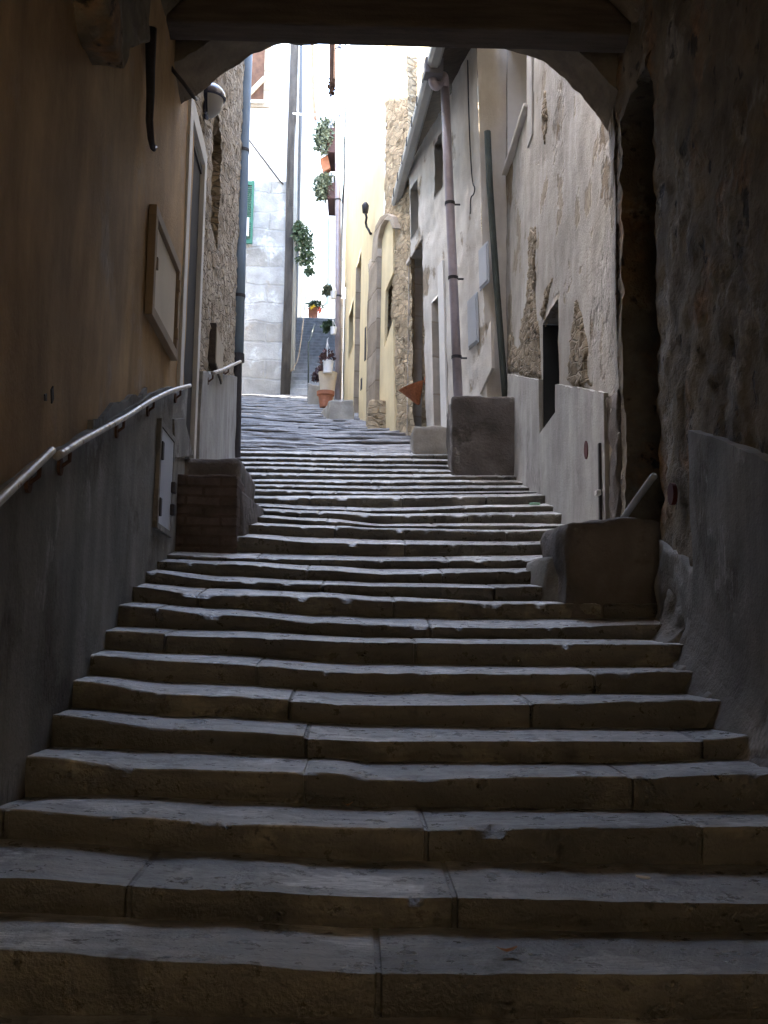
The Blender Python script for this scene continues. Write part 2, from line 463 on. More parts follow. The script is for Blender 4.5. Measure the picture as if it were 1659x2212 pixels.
# ------------------------------------------------------------------ walls along a plan line
class Wall:
    def __init__(s, pts, side, lean=None, zref=0.0):          # side: +1 when the street lies to the right (+x) of the wall
        s.p = [Vector((a, b)) for a, b in pts]
        s.side = side
        s.lean = lean or [0.0] * (len(pts) - 1)
        s.zref = zref
        s.L = [0.0]
        for a, b in zip(s.p, s.p[1:]):
            s.L.append(s.L[-1] + (b - a).length)
    def nrm(s, i):
        u = (s.p[i + 1] - s.p[i]).normalized()
        return Vector((u.y, -u.x)) * s.side
    def plan(s, q, off=0.0):
        i = 0
        while i < len(s.p) - 2 and q > s.L[i + 1]:
            i += 1
        u = (s.p[i + 1] - s.p[i]).normalized()
        n = s.nrm(i)
        d0 = q - s.L[i]
        seg = s.L[i + 1] - s.L[i]
        b = 0.25
        if i > 0 and d0 < b:
            n = (n * (0.5 + 0.5 * d0 / b) + s.nrm(i - 1) * (0.5 - 0.5 * d0 / b)).normalized()
        if i < len(s.p) - 2 and seg - d0 < b:
            k = (seg - d0) / b
            n = (n * (0.5 + 0.5 * k) + s.nrm(i + 1) * (0.5 - 0.5 * k)).normalized()
        r = s.p[i] + u * d0 + n * off
        return r, n, u
    def pt(s, q, z, off=0.0):
        i = 0
        while i < len(s.p) - 2 and q > s.L[i + 1]:
            i += 1
        r, n, u = s.plan(q, off + s.lean[i] * (z - s.zref))
        return Vector((r.x, r.y, z))
    def hit(s, px, py, off=0.0):
        d = ray(px, py)
        best = None
        for i in range(len(s.p) - 1):
            u = (s.p[i + 1] - s.p[i]).normalized()
            n = s.nrm(i)
            o = s.p[i] + n * off
            le = s.lean[i]
            den = d.x * n.x + d.y * n.y - le * d.z
            if abs(den) < 1e-9:
                continue
            t = (o.x * n.x + o.y * n.y - le * s.zref) / den
            if t <= 0:
                continue
            a = (Vector((d.x * t, d.y * t)) - o).dot(u)
            seg = s.L[i + 1] - s.L[i]
            e = max(0, -a, a - seg)
            if best is None or e < best[0]:
                best = (e, s.L[i] + a, d.z * t)
        return best[1], best[2]
    def P(s, px, py, off=0.0):
        q, z = s.hit(px, py, off)
        return s.pt(q, z, off)
    def sY(s, Y):                                   # distance along the wall where it reaches depth Y
        for i in range(len(s.p) - 1):
            a, b = s.p[i].y, s.p[i + 1].y
            if a <= Y <= b or i == len(s.p) - 2:
                return s.L[i] + (Y - a) / (b - a) * (s.L[i + 1] - s.L[i])
    def face(s, mb, q0, q1, z0, z1, g=0.12, holes=(), amp=0.0, freq=3.0, off=0.0, low=0.35, rock=False):
        """ gridded wall face with openings (qa, qb, za, zb, depth); rims run inwards """
        def lines(a, b, cuts):
            c = sorted({round(x, 4) for x in cuts if a < x < b} | {a, b})
            r = []
            for x, y in zip(c, c[1:]):
                k = max(1, int(round((y - x) / g)))
                r += [x + (y - x) * i / k for i in range(k)]
            return r + [b]
        qs = lines(q0, q1, [h[0] for h in holes] + [h[1] for h in holes])
        zs = lines(z0, z1, [h[2] for h in holes] + [h[3] for h in holes])
        inside = lambda q, z: next((k for k, h in enumerate(holes) if h[0] - 1e-4 <= q <= h[1] + 1e-4 and h[2] - 1e-4 <= z <= h[3] + 1e-4), None)
        vid = {}
        def vert(i, j):
            if (i, j) not in vid:
                p = s.pt(qs[i], zs[j], off)
                if amp:
                    _, n, _ = s.plan(qs[i])
                    a = fbm(p, freq) + 0.5 * fbm(p + V(5, 5, 5), freq * 3.1) + (2.0 * rocky(p) if rock else 0)
                    p = p + Vector((n.x, n.y, 0)) * a * amp
                vid[i, j] = len(mb.v)
                mb.v.append(p)
            return vid[i, j]
        cell = {}
        for i in range(len(qs) - 1):
            for j in range(len(zs) - 1):
                qm, zm = (qs[i] + qs[i + 1]) / 2, (zs[j] + zs[j + 1]) / 2
                h = inside(qm, zm)
                if h is None and zs[j + 1] < ground(s.pt(qm, 0).y) - low:
                    h = -1
                cell[i, j] = h
                if h is None:
                    mb.f.append((vert(i, j), vert(i + 1, j), vert(i + 1, j + 1), vert(i, j + 1)))
        for (i, j), h in cell.items():
            if h is None or h < 0:
                continue
            dep = holes[h][4]
            for (di, dj, a, b) in ((-1, 0, (0, 0), (0, 1)), (1, 0, (1, 1), (1, 0)), (0, -1, (1, 0), (0, 0)), (0, 1, (0, 1), (1, 1))):
                if cell.get((i + di, j + dj), 0) is None:
                    va, vb = vert(i + a[0], j + a[1]), vert(i + b[0], j + b[1])
                    qa, za, qb, zb = qs[i + a[0]], zs[j + a[1]], qs[i + b[0]], zs[j + b[1]]
                    k = len(mb.v)
                    mb.v += [s.pt(qa, za, off - dep), s.pt(qb, zb, off - dep)]
                    mb.f.append((va, vb, k + 1, k))
    def slab(s, mb, q0, q1, zb, zt, o0, o1, g=0.15, amp=0.0, freq=3.0, flare=0.0):
        """ a render coat between two height functions, from offset o0 (back) to o1 (front) """
        n = max(2, int((q1 - q0) / g))
        m = 14
        rows = []
        for i in range(n + 1):
            q = q0 + (q1 - q0) * i / n
            a, b = zb(q), zt(q)
            col = [s.pt(q, b, o0)]
            for j in range(m, -1, -1):
                t = j / m
                fo = o1 + flare * max(0, 1 - t * 3.2) ** 2
                p = s.pt(q, a + (b - a) * t, fo)
                if amp:
                    _, nn, _ = s.plan(q)
                    p += Vector((nn.x, nn.y, 0)) * amp * fbm(p, freq)
                col.append(p)
            rows.append(col)
        k = len(rows[0])
        o = len(mb.v)
        for c in rows:
            mb.v += c
        for i in range(n):
            for j in range(k - 1):
                mb.f.append((o + i * k + j, o + (i + 1) * k + j, o + (i + 1) * k + j + 1, o + i * k + j + 1))
        for i in (0, n):                            # end returns
            c = rows[i]
            e = o + i * k
            w = len(mb.v)
            q = q0 if i == 0 else q1
            mb.v += [s.pt(q, p.z, o0) for p in c]
            for j in range(k - 1):
                mb.f.append((e + j, e + j + 1, w + j + 1, w + j))
    def panel(s, mb, q0, q1, z0, z1, o0, o1):        # box lying on the wall, between two offsets
        a, b, c, d = s.pt(q0, z0, o0), s.pt(q1, z0, o0), s.pt(q1, z1, o0), s.pt(q0, z1, o0)
        e, f_, g, h = s.pt(q0, z0, o1), s.pt(q1, z0, o1), s.pt(q1, z1, o1), s.pt(q0, z1, o1)
        mb.add([a, b, c, d, e, f_, g, h], [(3, 2, 1, 0), (4, 5, 6, 7), (0, 1, 5, 4), (1, 2, 6, 5), (2, 3, 7, 6), (3, 0, 4, 7)])
    def poly(s, mb, pix, o0, o1):                    # traced outline, laid on the wall as a slab
        pts = [s.hit(x, y, o1) for x, y in pix]
        mb.prism([s.pt(q, z, o0) for q, z in pts], (lambda n: Vector((n.x, n.y, 0)) * (o1 - o0))(s.plan(pts[0][0])[1]))

WL = Wall([(-0.97, -3.5), (-1.03, 1.5), (-1.19, 3.8), (-1.35, 5.8), (-1.40, 8.0), (-1.44, 9.3), (-1.61, 12.95)], +1)
WR = Wall([(1.57, -3.5), (1.6, 2), (1.72, 4.6), (1.8, 6.1), (1.83, 7.1), (1.83, 9), (1.80, 11), (1.80, 12.7)], -1)
WF = Wall([(1.56, 12.45), (0.84, 15.75), (0.36, 17.2), (0.0, 18.9), (-0.40, 23.2)], -1, [0.03, 0.0, 0.0, 0.0], 2.9)

# ------------------------------------------------------------------ stairway
S = 1659 / 2500.0
# per step: (x, back of tread, nosing) in photograph pixels
STEPS = [
 [(0, 2972, 3085), (650, 3000, 3125), (1250, 3025, 3164), (2500, 3040, 3164)],
 [(0, 2731, 2851), (650, 2775, 2890), (1250, 2806, 2916), (2500, 2816, 2935)],
 [(0, 2600, 2637), (350, 2590, 2662), (800, 2610, 2690), (1250, 2629, 2701), (2500, 2640, 2686)],
 [(90, 2430, 2467), (500, 2442, 2508), (1050, 2466, 2520), (1250, 2478, 2544), (1900, 2482, 2532), (2500, 2471, 2515)],
 [(150, 2301, 2332), (600, 2330, 2380), (1250, 2358, 2411), (1700, 2367, 2410), (2300, 2370, 2412), (2500, 2377, 2395)],
 [(222, 2196, 2218), (600, 2220, 2264), (1250, 2252, 2294), (1700, 2255, 2292), (2395, 2260, 2278)],
 [(275, 2113, 2132), (600, 2126, 2155), (1250, 2160, 2192), (1700, 2166, 2194), (2312, 2173, 2187)],
 [(320, 2038, 2056), (700, 2050, 2072), (1250, 2075, 2090), (1700, 2078, 2094), (2230, 2083, 2096)],
 [(370, 1955, 1974), (750, 1980, 2006), (1050, 2002, 2030), (1250, 2009, 2038), (1650, 2014, 2044), (2210, 2008, 2030)],
 [(415, 1895, 1908), (700, 1912, 1938), (1050, 1926, 1944), (1250, 1940, 1956), (1650, 1956, 1966), (1840, 1954, 1966)],
 [(455, 1850, 1860), (750, 1874, 1892), (1050, 1888, 1902), (1250, 1895, 1908), (1650, 1900, 1913), (1800, 1900, 1911)],
 [(500, 1817, 1827), (750, 1824, 1836), (1050, 1839, 1856), (1250, 1850, 1869), (1650, 1848, 1860), (1770, 1845, 1857)],
 [(540, 1790, 1806), (800, 1798, 1817), (1050, 1804, 1822), (1250, 1810, 1825), (1650, 1806, 1824), (1793, 1804, 1814)],
 [(765, 1734, 1746), (1050, 1748, 1766), (1250, 1755, 1770), (1650, 1761, 1773), (1820, 1759, 1770)],
 [(800, 1698, 1708), (1050, 1708, 1717), (1250, 1717, 1726), (1650, 1723, 1733), (1830, 1719, 1729)],
 [(795, 1672, 1682), (1050, 1685, 1695), (1250, 1703, 1712), (1650, 1701, 1711), (1840, 1704, 1712)],
 [(805, 1652, 1661), (1050, 1660, 1670), (1250, 1670, 1679), (1650, 1666, 1675), (1853, 1663, 1673)],
 [(810, 1636, 1646), (1050, 1645, 1658), (1250, 1651, 1662), (1650, 1641, 1650), (1820, 1637, 1646)],
 [(810, 1612, 1622), (1250, 1611, 1621), (1650, 1607, 1617), (1790, 1603, 1612)],
 [(810, 1590, 1599), (1250, 1599, 1607), (1753, 1596, 1602)],
 [(810, 1574, 1582), (1250, 1580, 1590), (1735, 1577, 1587)],
 [(810, 1558, 1566), (1250, 1560, 1570), (1700, 1561, 1569)],
 [(800, 1536, 1545), (1250, 1541, 1551), (1687, 1541, 1551)],
 [(790, 1515, 1524), (1250, 1524, 1533), (1600, 1528, 1536)],
 [(785, 1500, 1508), (1250, 1508, 1516), (1550, 1512, 1518)],
 [(780, 1484, 1492), (1250, 1490, 1499), (1500, 1494, 1500)],
 [(780, 1466, 1474), (1250, 1470, 1482), (1450, 1470, 1482)],
]
def ystep(k):
    return 2.56 + 0.40 * k

def interp(tab, x):
    if x <= tab[0][0]:
        return tab[0][1:]
    for a, b in zip(tab, tab[1:]):
        if x <= b[0]:
            t = (x - a[0]) / (b[0] - a[0])
            t = t * t * (3 - 2 * t)
            return tuple(p + (q - p) * t for p, q in zip(a[1:], b[1:]))
    return tab[-1][1:]

def zline(k, which):                      # X -> height of nosing (2) or tread back (1) of step k
    Y = ystep(k) if which == 2 else ystep(k + 1)
    def f(X):
        py = 1400 - Y * 0                  # start guess, refined below
        px = 770 + X / Y * F
        tab = STEPS[k]
        v = interp(tab, px / S)
        py = v[which - 1] * S
        for _ in range(3):
            p = at(px, py, Y)
            px += (X - p.x) / Y * F
            py = interp(tab, px / S)[which - 1] * S
        return at(px, py, Y).z
    return f

stair = thing('stairway', (0, 2.56, -0.9), 'worn stone stairway climbing from the dark passage into the street', 'stairway', kind='structure')
def make_step(Y0, Y1, zn, zb, zr, k, xa=-1.75, xb=2.1):
    """ one row of slabs: riser foot zr(X), nosing zn(X) at Y0, tread back zb(X) at Y1 """
    rnd = random.Random(100 + k)
    joints, x = [], xa + rnd.uniform(0.5, 1.6)
    while x < xb:
        joints.append(x)
        x += rnd.uniform(0.7, 1.7)
    nxs = 260 if k >= 0 else 60
    xs = [xa + (xb - xa) * i / nxs for i in range(nxs + 1)]
    for j in joints:
        xs += [j - 0.010, j - 0.006, j + 0.006, j + 0.010]
    xs = sorted(xs)
    prof = [(-0.01, 'r', -0.35), (0.010, 'r', 0.0), (0.004, 'm', 0.2), (0.0, 'm', 0.45), (-0.002, 'm', 0.7), (-0.001, 'm', 0.965), (0.004, 'n', 0.0)]
    prof += [(t, 't', t) for t in (0.08, 0.17, 0.28, 0.4, 0.52, 0.64, 0.76, 0.88, 0.96, 1.0)]
    vs, tones, fs = [], [], []
    tl = [(0.62 + 0.8 * rnd.random(), rnd.uniform(-0.04, 0.03)) for _ in range(len(joints) + 1)]
    lv = [rnd.uniform(-0.007, 0.007) for _ in range(len(joints) + 1)]
    tl2 = [rnd.uniform(-0.02, 0.02) for _ in range(len(joints) + 1)]
    for X in xs:
        a, b, r = zn(X), zb(X), zr(X)
        si = sum(1 for j in joints if X > j)
        jd = min([abs(X - j) for j in joints] or [1])
        gap = jd < 0.007
        wob = 0.005 * fbm(V(X * 1.1, k * 3.7, 0), 1.0) + 0.004 * fbm(V(X * 9, k * 3.7, 5), 1.0) + lv[si] * 1.0
        chip = max(0.0, fbm(V(X * 8, k * 2.3, 7), 1.0, 5) - 0.2) * 0.035 + max(0, 0.02 - jd) * 0.4
        for (y, kind, t) in prof:
            if kind in 'rm':
                z = r + (a - r) * t if kind == 'm' else r + t
                p = V(X, Y0 + y + wob, z)
                p.y += 0.007 * fbm(p, 11, 5)
                if t > 0.9 and kind == 'm':
                    p.y += chip
                    p.z -= chip * 0.4
            elif kind == 'n':
                p = V(X, Y0 + y + wob + chip * 1.5, a + t - chip * 0.25 + 0.003 * fbm(V(X * 9, k, 2), 1))
            else:
                z = a + (b - a) * t
                p = V(X, Y0 + 0.012 + wob * (1 - t) + chip * 1.2 * max(0, 1 - 6 * t) + (Y1 + 0.03 - Y0 - 0.012) * t, z)
                p.z += 0.0045 * fbm(p, 6, 5) * (1 - 0.4 * t)
            if kind in 'nt':
                p.z += (lv[si] + tl2[si] * (X - xa) * 0.05) * (1 if kind == 'n' else 1 - t)
            if gap:
                if kind in 'tn':
                    p.z -= 0.005
                if kind in 'mn':
                    p.y += 0.012
            vs.append(p)
            g = tl[si][0] * (0.62 if gap else 1)
            w = tl[si][1]
            if k == 1 and kind == 't' and 0.12 < t < 0.6 and -0.28 < X + 0.06 * (t - 0.35) < 0.18:
                g *= 1.75                                     # pale mortar repair let into the slab
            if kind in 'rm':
                tones.append((g * 0.225, g * 0.20, g * 0.14))      # brown, mossy risers, darkened as well for facing away from the light
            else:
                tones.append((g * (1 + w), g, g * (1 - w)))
    m = len(prof)
    for i in range(len(xs) - 1):
        for j in range(m - 1):
            fs.append((i * m + j, (i + 1) * m + j, (i + 1) * m + j + 1, i * m + j + 1))
    mb = MB()
    mb.add(vs, fs)
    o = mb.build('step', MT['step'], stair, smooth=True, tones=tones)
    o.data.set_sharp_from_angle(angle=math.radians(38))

NS = len(STEPS)
zr0 = None
for k in range(NS):
    zn, zb = zline(k, 2), zline(k, 1)
    if k == 0:
        zr = lambda X: zline(0, 2)(X) - 0.125
    else:
        zr = zline(k - 1, 1)
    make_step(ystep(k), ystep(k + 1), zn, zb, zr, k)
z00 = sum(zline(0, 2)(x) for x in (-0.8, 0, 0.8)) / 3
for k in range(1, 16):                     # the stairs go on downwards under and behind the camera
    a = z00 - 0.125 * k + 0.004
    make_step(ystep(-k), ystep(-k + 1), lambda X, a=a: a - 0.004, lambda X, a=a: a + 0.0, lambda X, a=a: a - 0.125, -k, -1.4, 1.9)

# upper street: low courses of stone set across the slope
YA, YB = ystep(NS), 25.95
zA = at(830, 1470 * S, YA).z
zB = at(600, 852, YB).z
def zstreet(Y):
    return zA + (zB - zA) * (Y - YA) / (YB - YA)
mb = MB()
vs, tn, fs = [], [], []
ys, y, ri = [], YA - 0.01, 0
rr = random.Random(5)
rows = []
while y < YB:
    w = rr.uniform(0.19, 0.36)
    rows.append((y, min(y + w, YB)))
    y += w
nx = 150
prevh = 0
cols = [(-5.0 + 7.2 * i / nx) for i in range(nx + 1)]
for X in cols:                              # skirt below the first course
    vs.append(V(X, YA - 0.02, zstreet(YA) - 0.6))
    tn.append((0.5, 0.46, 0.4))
for ri, (a, b) in enumerate(rows):
    rise = rr.uniform(0.022, 0.055)
    for t, e in ((0.0, 0), (0.02, 1), (0.1, 1), (0.4, 1), (0.7, 1), (0.985, 1)):
        for X in cols:
            Y = a + (b - a) * t
            Yw = Y + 0.05 * fbm(V(X * 0.6, ri * 0.9, 1), 1) + 0.02 * fbm(V(X * 3, ri * 5.1, 1), 1)
            st_ = noise.cell(V(X * 1.5 + ri * 0.77, ri * 1.0 + 0.5, 0.5))
            rs_ = rise * (0.8 + 0.9 * fbm(V(X * 0.9, ri * 1.7, 3), 1)) + 0.010 * (st_ - 0.5)
            h = zstreet(a) + (rs_ if e else 0.0) - rise * 0.5 + (zstreet(b) - zstreet(a) - rise) * (t if e else 0)
            p = V(X, Yw, h + 0.012 * fbm(V(X, Y, 0), 2.5) - 0.04 * math.exp(-((X + 0.35) / 0.8) ** 2) * 0.6)
            vs.append(p)
            cellr = noise.cell(V(X * 1.7 + ri * 0.37, ri * 1.0, 0.5))
            g = 0.85 + 0.25 * abs(cellr)
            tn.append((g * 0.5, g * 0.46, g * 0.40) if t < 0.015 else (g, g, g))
nc = nx + 1
for r in range(len(vs) // nc - 1):
    for i in range(nx):
        fs.append((r * nc + i, r * nc + i + 1, (r + 1) * nc + i + 1, (r + 1) * nc + i))
mb.add(vs, fs)
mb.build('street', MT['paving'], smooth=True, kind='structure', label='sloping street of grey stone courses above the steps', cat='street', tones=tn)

# ------------------------------------------------------------------ passage, left: ochre house
s8 = WL.sY(8.05)
TOP = 11.5
hs = thing('ochre_house', (-1.1, 2, -1), 'dim ochre plastered house wall lining the left of the passage', 'house')
mb = MB()
qa, za = WL.hit(325, 880); qb, zb_ = WL.hit(357, 1165)
qh0, _ = WL.hit(326, 1000); qh1, _ = WL.hit(360, 1000)
_, zt0 = WL.hit(326, 880); _, zt1 = WL.hit(360, 960)
_, zl0 = WL.hit(326, 1130); _, zl1 = WL.hit(358, 1165)
HATCH = (qh0, qh1, (zl0 + zl1) / 2 - 0.02, (zt0 + zt1) / 2)
WL.face(mb, 0, s8, -5.5, 6.2, 0.16, amp=0.012, freq=1.2)
mb.build('plaster_wall', MT['ochre'], hs, smooth=True)
# wainscot: sloping top traced along the rail
tp = [WL.hit(x, y, 0.03) for x, y in ((2, 1062), (110, 985), (220, 920), (300, 870), (335, 845))]
def wtop(q, tp=tp):
    if q <= tp[0][0]:
        sl = (tp[1][1] - tp[0][1]) / (tp[1][0] - tp[0][0])
        return tp[0][1] + sl * (q - tp[0][0])
    for a, b in zip(tp, tp[1:]):
        if q <= b[0]:
            return a[1] + (b[1] - a[1]) * (q - a[0]) / (b[0] - a[0])
    return tp[-1][1] + 0.30 * (q - tp[-1][0])
zg = lambda q: ground(WL.pt(q, 0).y) - 0.3
mb = MB()
WL.slab(mb, 0.0, s8 - 0.02, zg, lambda q: wtop(q) + 0.012 * fbm(V(q * 3, 0, 0), 1) - (0.05 if q > HATCH[1] else 0), -0.01, 0.032, amp=0.008, freq=1.5)
mb.build('wainscot', MT['cement'], hs, smooth=False)
mb = MB()                                   # broken lip of plaster above the wainscot
WL.slab(mb, tp[1][0] + 0.9, tp[3][0] + 0.3, lambda q: wtop(q) - 0.03, lambda q: wtop(q) + 0.05 + 0.05 * fbm(V(q * 2.3, 1, 0), 1), -0.01, 0.02, g=0.05)
mb.build('plaster_lip', MT['cement'], hs)

# meter cabinet
q0, _ = WL.hit(315, 600); q1, _ = WL.hit(372, 700)
_, zt = WL.hit(318, 430); _, zb_ = WL.hit(318, 690)
cab = thing('meter_cabinet', WL.pt((q0 + q1) / 2, zb_, 0), 'cream meter cabinet door in a brown frame on ochre wall', 'meter cabinet')
mb = MB()
w = 0.07
WL.panel(mb, q0, q1, zb_, zb_ + w, 0.0, 0.05)
WL.panel(mb, q0, q1, zt - w, zt, 0.0, 0.05)
WL.panel(mb, q0, q0 + w, zb_ + w, zt - w, 0.0, 0.05)
WL.panel(mb, q1 - w, q1, zb_ + w, zt - w, 0.0, 0.05)
mb.build('frame', MT['cabframe'], cab, bevel=0.004)
mb = MB()
WL.panel(mb, q0 + w, q1 - w, zb_ + w, zt - w, 0.0, 0.022)
WL.panel(mb, q0 + w + 0.03, q1 - w - 0.03, zb_ + w + 0.03, zt - w - 0.03, 0.022, 0.03)
cd = mb.build('door', MT['cabdoor'], cab, bevel=0.003)
for tz in (0.25, 0.75):
    mb = MB()
    z = zb_ + (zt - zb_) * tz
    WL.panel(mb, q1 - w - 0.02, q1 - w + 0.02, z - 0.04, z + 0.04, 0.03, 0.06)
    mb.build('hinge', MT['cabframe'], cd, bevel=0.004)
mb = MB()
WL.panel(mb, q0 + w + 0.02, q0 + w + 0.06, (zb_ + zt) / 2 - 0.03, (zb_ + zt) / 2 + 0.05, 0.03, 0.055)
mb.build('handle', MT['cabframe'], cd, bevel=0.006)

# lower metal hatch
h0, h1, hz0, hz1 = HATCH
hat = thing('metal_hatch', WL.pt((h0 + h1) / 2, hz0, 0), 'pale grey metal hatch set into the cement wainscot', 'hatch')
mb = MB()
WL.panel(mb, h0 - 0.02, h0 + 0.03, hz0, hz1, 0.02, 0.062)
WL.panel(mb, h1 - 0.03, h1 + 0.02, hz0, hz1, 0.02, 0.055)
WL.panel(mb, h0 + 0.03, h1 - 0.03, hz1 - 0.04, hz1, 0.02, 0.058)
WL.panel(mb, h0 + 0.03, h1 - 0.03, hz0, hz0 + 0.04, 0.02, 0.058)
mb.build('frame', MT['cement'], hat, bevel=0.003)
mb = MB()
WL.panel(mb, h0 + 0.03, h1 - 0.03, hz0 + 0.04, hz1 - 0.04, 0.02, 0.050)
hd = mb.build('door', MT['greydoor'], hat, bevel=0.003)
for t in (0.2, 0.72):
    mb = MB()
    z = hz0 + (hz1 - hz0) * t
    WL.panel(mb, h0 + 0.02, h0 + 0.08, z - 0.06, z + 0.06, 0.05, 0.072)
    mb.build('hinge', MT['iron'], hd, bevel=0.004)
for t in (0.28, 0.5):
    mb = MB()
    z = hz0 + (hz1 - hz0) * t
    WL.panel(mb, h1 - 0.08, h1 - 0.01, z - 0.05, z + 0.03, 0.05, 0.08)
    mb.build('latch', MT['iron'], hd, bevel=0.006)

# handrails
def handrail(pix, off, r, label, brackets, wall=WL, name='handrail', m='ironrail'):
    pts = []
    for (a, b) in zip(pix, pix[1:]):
        for i in range(6):
            t = i / 6
            pts.append((a[0] + (b[0] - a[0]) * t, a[1] + (b[1] - a[1]) * t))
    pts.append(pix[-1])
    P = [wall.P(x, y, off) for x, y in pts]
    for _ in range(3):
        P = [P[0]] + [(P[i - 1] + P[i] * 2 + P[i + 1]) / 4 for i in range(1, len(P) - 1)] + [P[-1]]
    t = thing(name, P[0], label, 'handrail', 'handrails along the left walls')
    mb = MB()
    mb.tube(P, r, 12)
    mb.build('rail', MT[m], t, smooth=True)
    for f in brackets:
        p = P[int(f * (len(P) - 1))]
        q = WL.sY(p.y)
        n = WL.plan(q)[1]
        n3 = Vector((n.x, n.y, 0))
        mb = MB()
        mb.tube([p - V(0, 0, r), p - V(0, 0, 0.05) , p - V(0, 0, 0.075) - n3 * 0.03, p - V(0, 0, 0.075) - n3 * (off + 0.02)], 0.008, 8)
        c = p - V(0, 0, 0.075) - n3 * (off - 0.035)
        mb.lathe(c, [(0.0, 0), (0.035, 0), (0.035, 0.012), (0.0, 0.012)], 14, n3)
        mb.build('bracket', MT['rust'], t, smooth=False)
    return t
handrail([(-150, 1225), (-60, 1135), (0, 1079), (60, 1022), (112, 973)], 0.075, 0.0155, 'lower worn steel handrail at the left edge, ending where the next one starts', (0.35, 0.9))
handrail([(123, 986), (180, 950), (270, 902), (325, 866), (370, 844), (410, 833)], 0.075, 0.0155, 'curved worn steel handrail on the ochre wall above the grey wainscot', (0.1, 0.42, 0.66, 0.93))
handrail([(460, 806), (480, 800), (500, 790), (519, 781)], 0.085, 0.019, 'short pale handrail on the rough stone wall beside the blue pipe', (0.05, 0.6))

# dents, strap, corbel, cable on the ochre wall
mb = MB()
WL.poly(mb, [(98, 852), (102, 850), (102, 866), (99, 866)], 0.0, 0.006)
mb.build('wall_anchor', MT['iron'], label='shorter of two dark slits in the ochre plaster', cat='wall anchor', group='slits in the ochre plaster')
mb = MB()
WL.poly(mb, [(112, 842), (116, 834), (117, 862), (113, 872)], 0.0, 0.006)
mb.build('wall_anchor', MT['iron'], label='longer of two dark slits in the ochre plaster', cat='wall anchor', group='slits in the ochre plaster')
mb = MB()
P = [WL.P(x, y, 0.05) for x, y in ((326, 60), (326, 140), (324, 200), (323, 260), (325, 300), (329, 318))]
mb.tube(P, 0.034, 8, r2=0.016)
mb.tube([P[-1], WL.P(333, 322, 0.05), WL.P(336, 318, 0.04)], 0.014, 8)
mb.build('iron_strap', MT['iron'], smooth=True, label='dark iron strap with a hooked end hanging down the ochre wall', cat='iron strap', amp=0.006, freq=8)
mb = MB()
poly = [WL.hit(x, y, 0.14) for x, y in ((222, -60), (238, 60), (248, 105), (266, 148), (284, 105), (318, 92), (330, -60))]
mb.prism([WL.pt(q, z, -0.02) for q, z in poly], (0.17, 0, 0))
mb.build('corbel', MT['rubble_dark'], bevel=0.02, sub=2, amp=0.02, freq=5, label='dark stone corbel tapering down the top of the ochre wall', cat='corbel')

# ------------------------------------------------------------------ passage, right: rough stone house
rs = thing('rubble_house', (1.8, 4, 0), 'dark rough stone house wall lining the right of the passage', 'house')
qd0, _ = WR.hit(1420, 700); qd1, _ = WR.hit(1346, 700)
_, zdt = WR.hit(1347, 246)
s71 = WR.sY(7.08)
DOORR = (qd0, qd1, 0.4, zdt)
mb = MB()
WR.face(mb, 0, s71, -5.5, 6.2, 0.055, holes=[(qd0, qd1, 0.3, zdt, 0.9)], amp=0.026, freq=4.5)
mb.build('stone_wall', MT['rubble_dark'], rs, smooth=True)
mb = MB()
WR.panel(mb, qd0 - 0.05, qd1 + 0.3, 0.2, zdt + 0.1, -0.95, -0.88)
mb.build('door', MT['unlitdoor'], rs, bevel=0.004)
tpr = [WR.hit(x, y, 0.06) for x, y in ((1660, 1000), (1600, 968), (1540, 945), (1487, 930))]
def wtr(q):
    if q <= tpr[0][0]:
        return tpr[0][1] + 0.29 * (q - tpr[0][0])
    for a, b in zip(tpr, tpr[1:]):
        if q <= b[0]:
            return a[1] + (b[1] - a[1]) * (q - a[0]) / (b[0] - a[0])
    return tpr[-1][1]
zgr = lambda q: ground(WR.pt(q, 0).y) - 0.15
mb = MB()
WR.slab(mb, 0, tpr[-1][0], zgr, lambda q: wtr(q) + 0.015 * fbm(V(q * 4, 3, 0), 1), -0.02, 0.06, g=0.06, amp=0.012, freq=2, flare=0.14)
mb.build('wainscot', MT['cement'], rs, smooth=False)
mb = MB()                                  # mortar fillet at the foot of the bare stone
WR.slab(mb, tpr[-1][0] + 0.005, qd0 - 0.02, zgr, lambda q: zgr(q) + 0.55 + 0.1 * fbm(V(q * 4, 0, 2), 1), -0.02, 0.03, g=0.05, amp=0.03, freq=4, flare=0.12)
mb.build('mortar_fillet', MT['cement'], rs, smooth=True)

for k in range(2, 8):
    Y0, Y1 = ystep(k), ystep(k + 1)
    Xw = WR.pt(WR.sY((Y0 + Y1) / 2), 0).x
    mb = MB()
    za_, zb_ = zline(k, 2)(Xw - 0.15), zline(k, 1)(Xw - 0.15)
    pr_ = [(-0.20, -0.04), (-0.16, 0.01), (-0.10, 0.04), (-0.06, 0.10), (-0.04, 0.18), (0.0, 0.30), (0.06, 0.30), (0.06, -0.04)]
    mb.prism([V(Xw + x_, Y1 + 0.04, zb_ + z_) for x_, z_ in pr_], (0.02, -0.34, za_ - zb_))
    mb.build('step_fillet', MT['cement'], rs, bevel=0.015, sub=3, amp=0.03, freq=7)

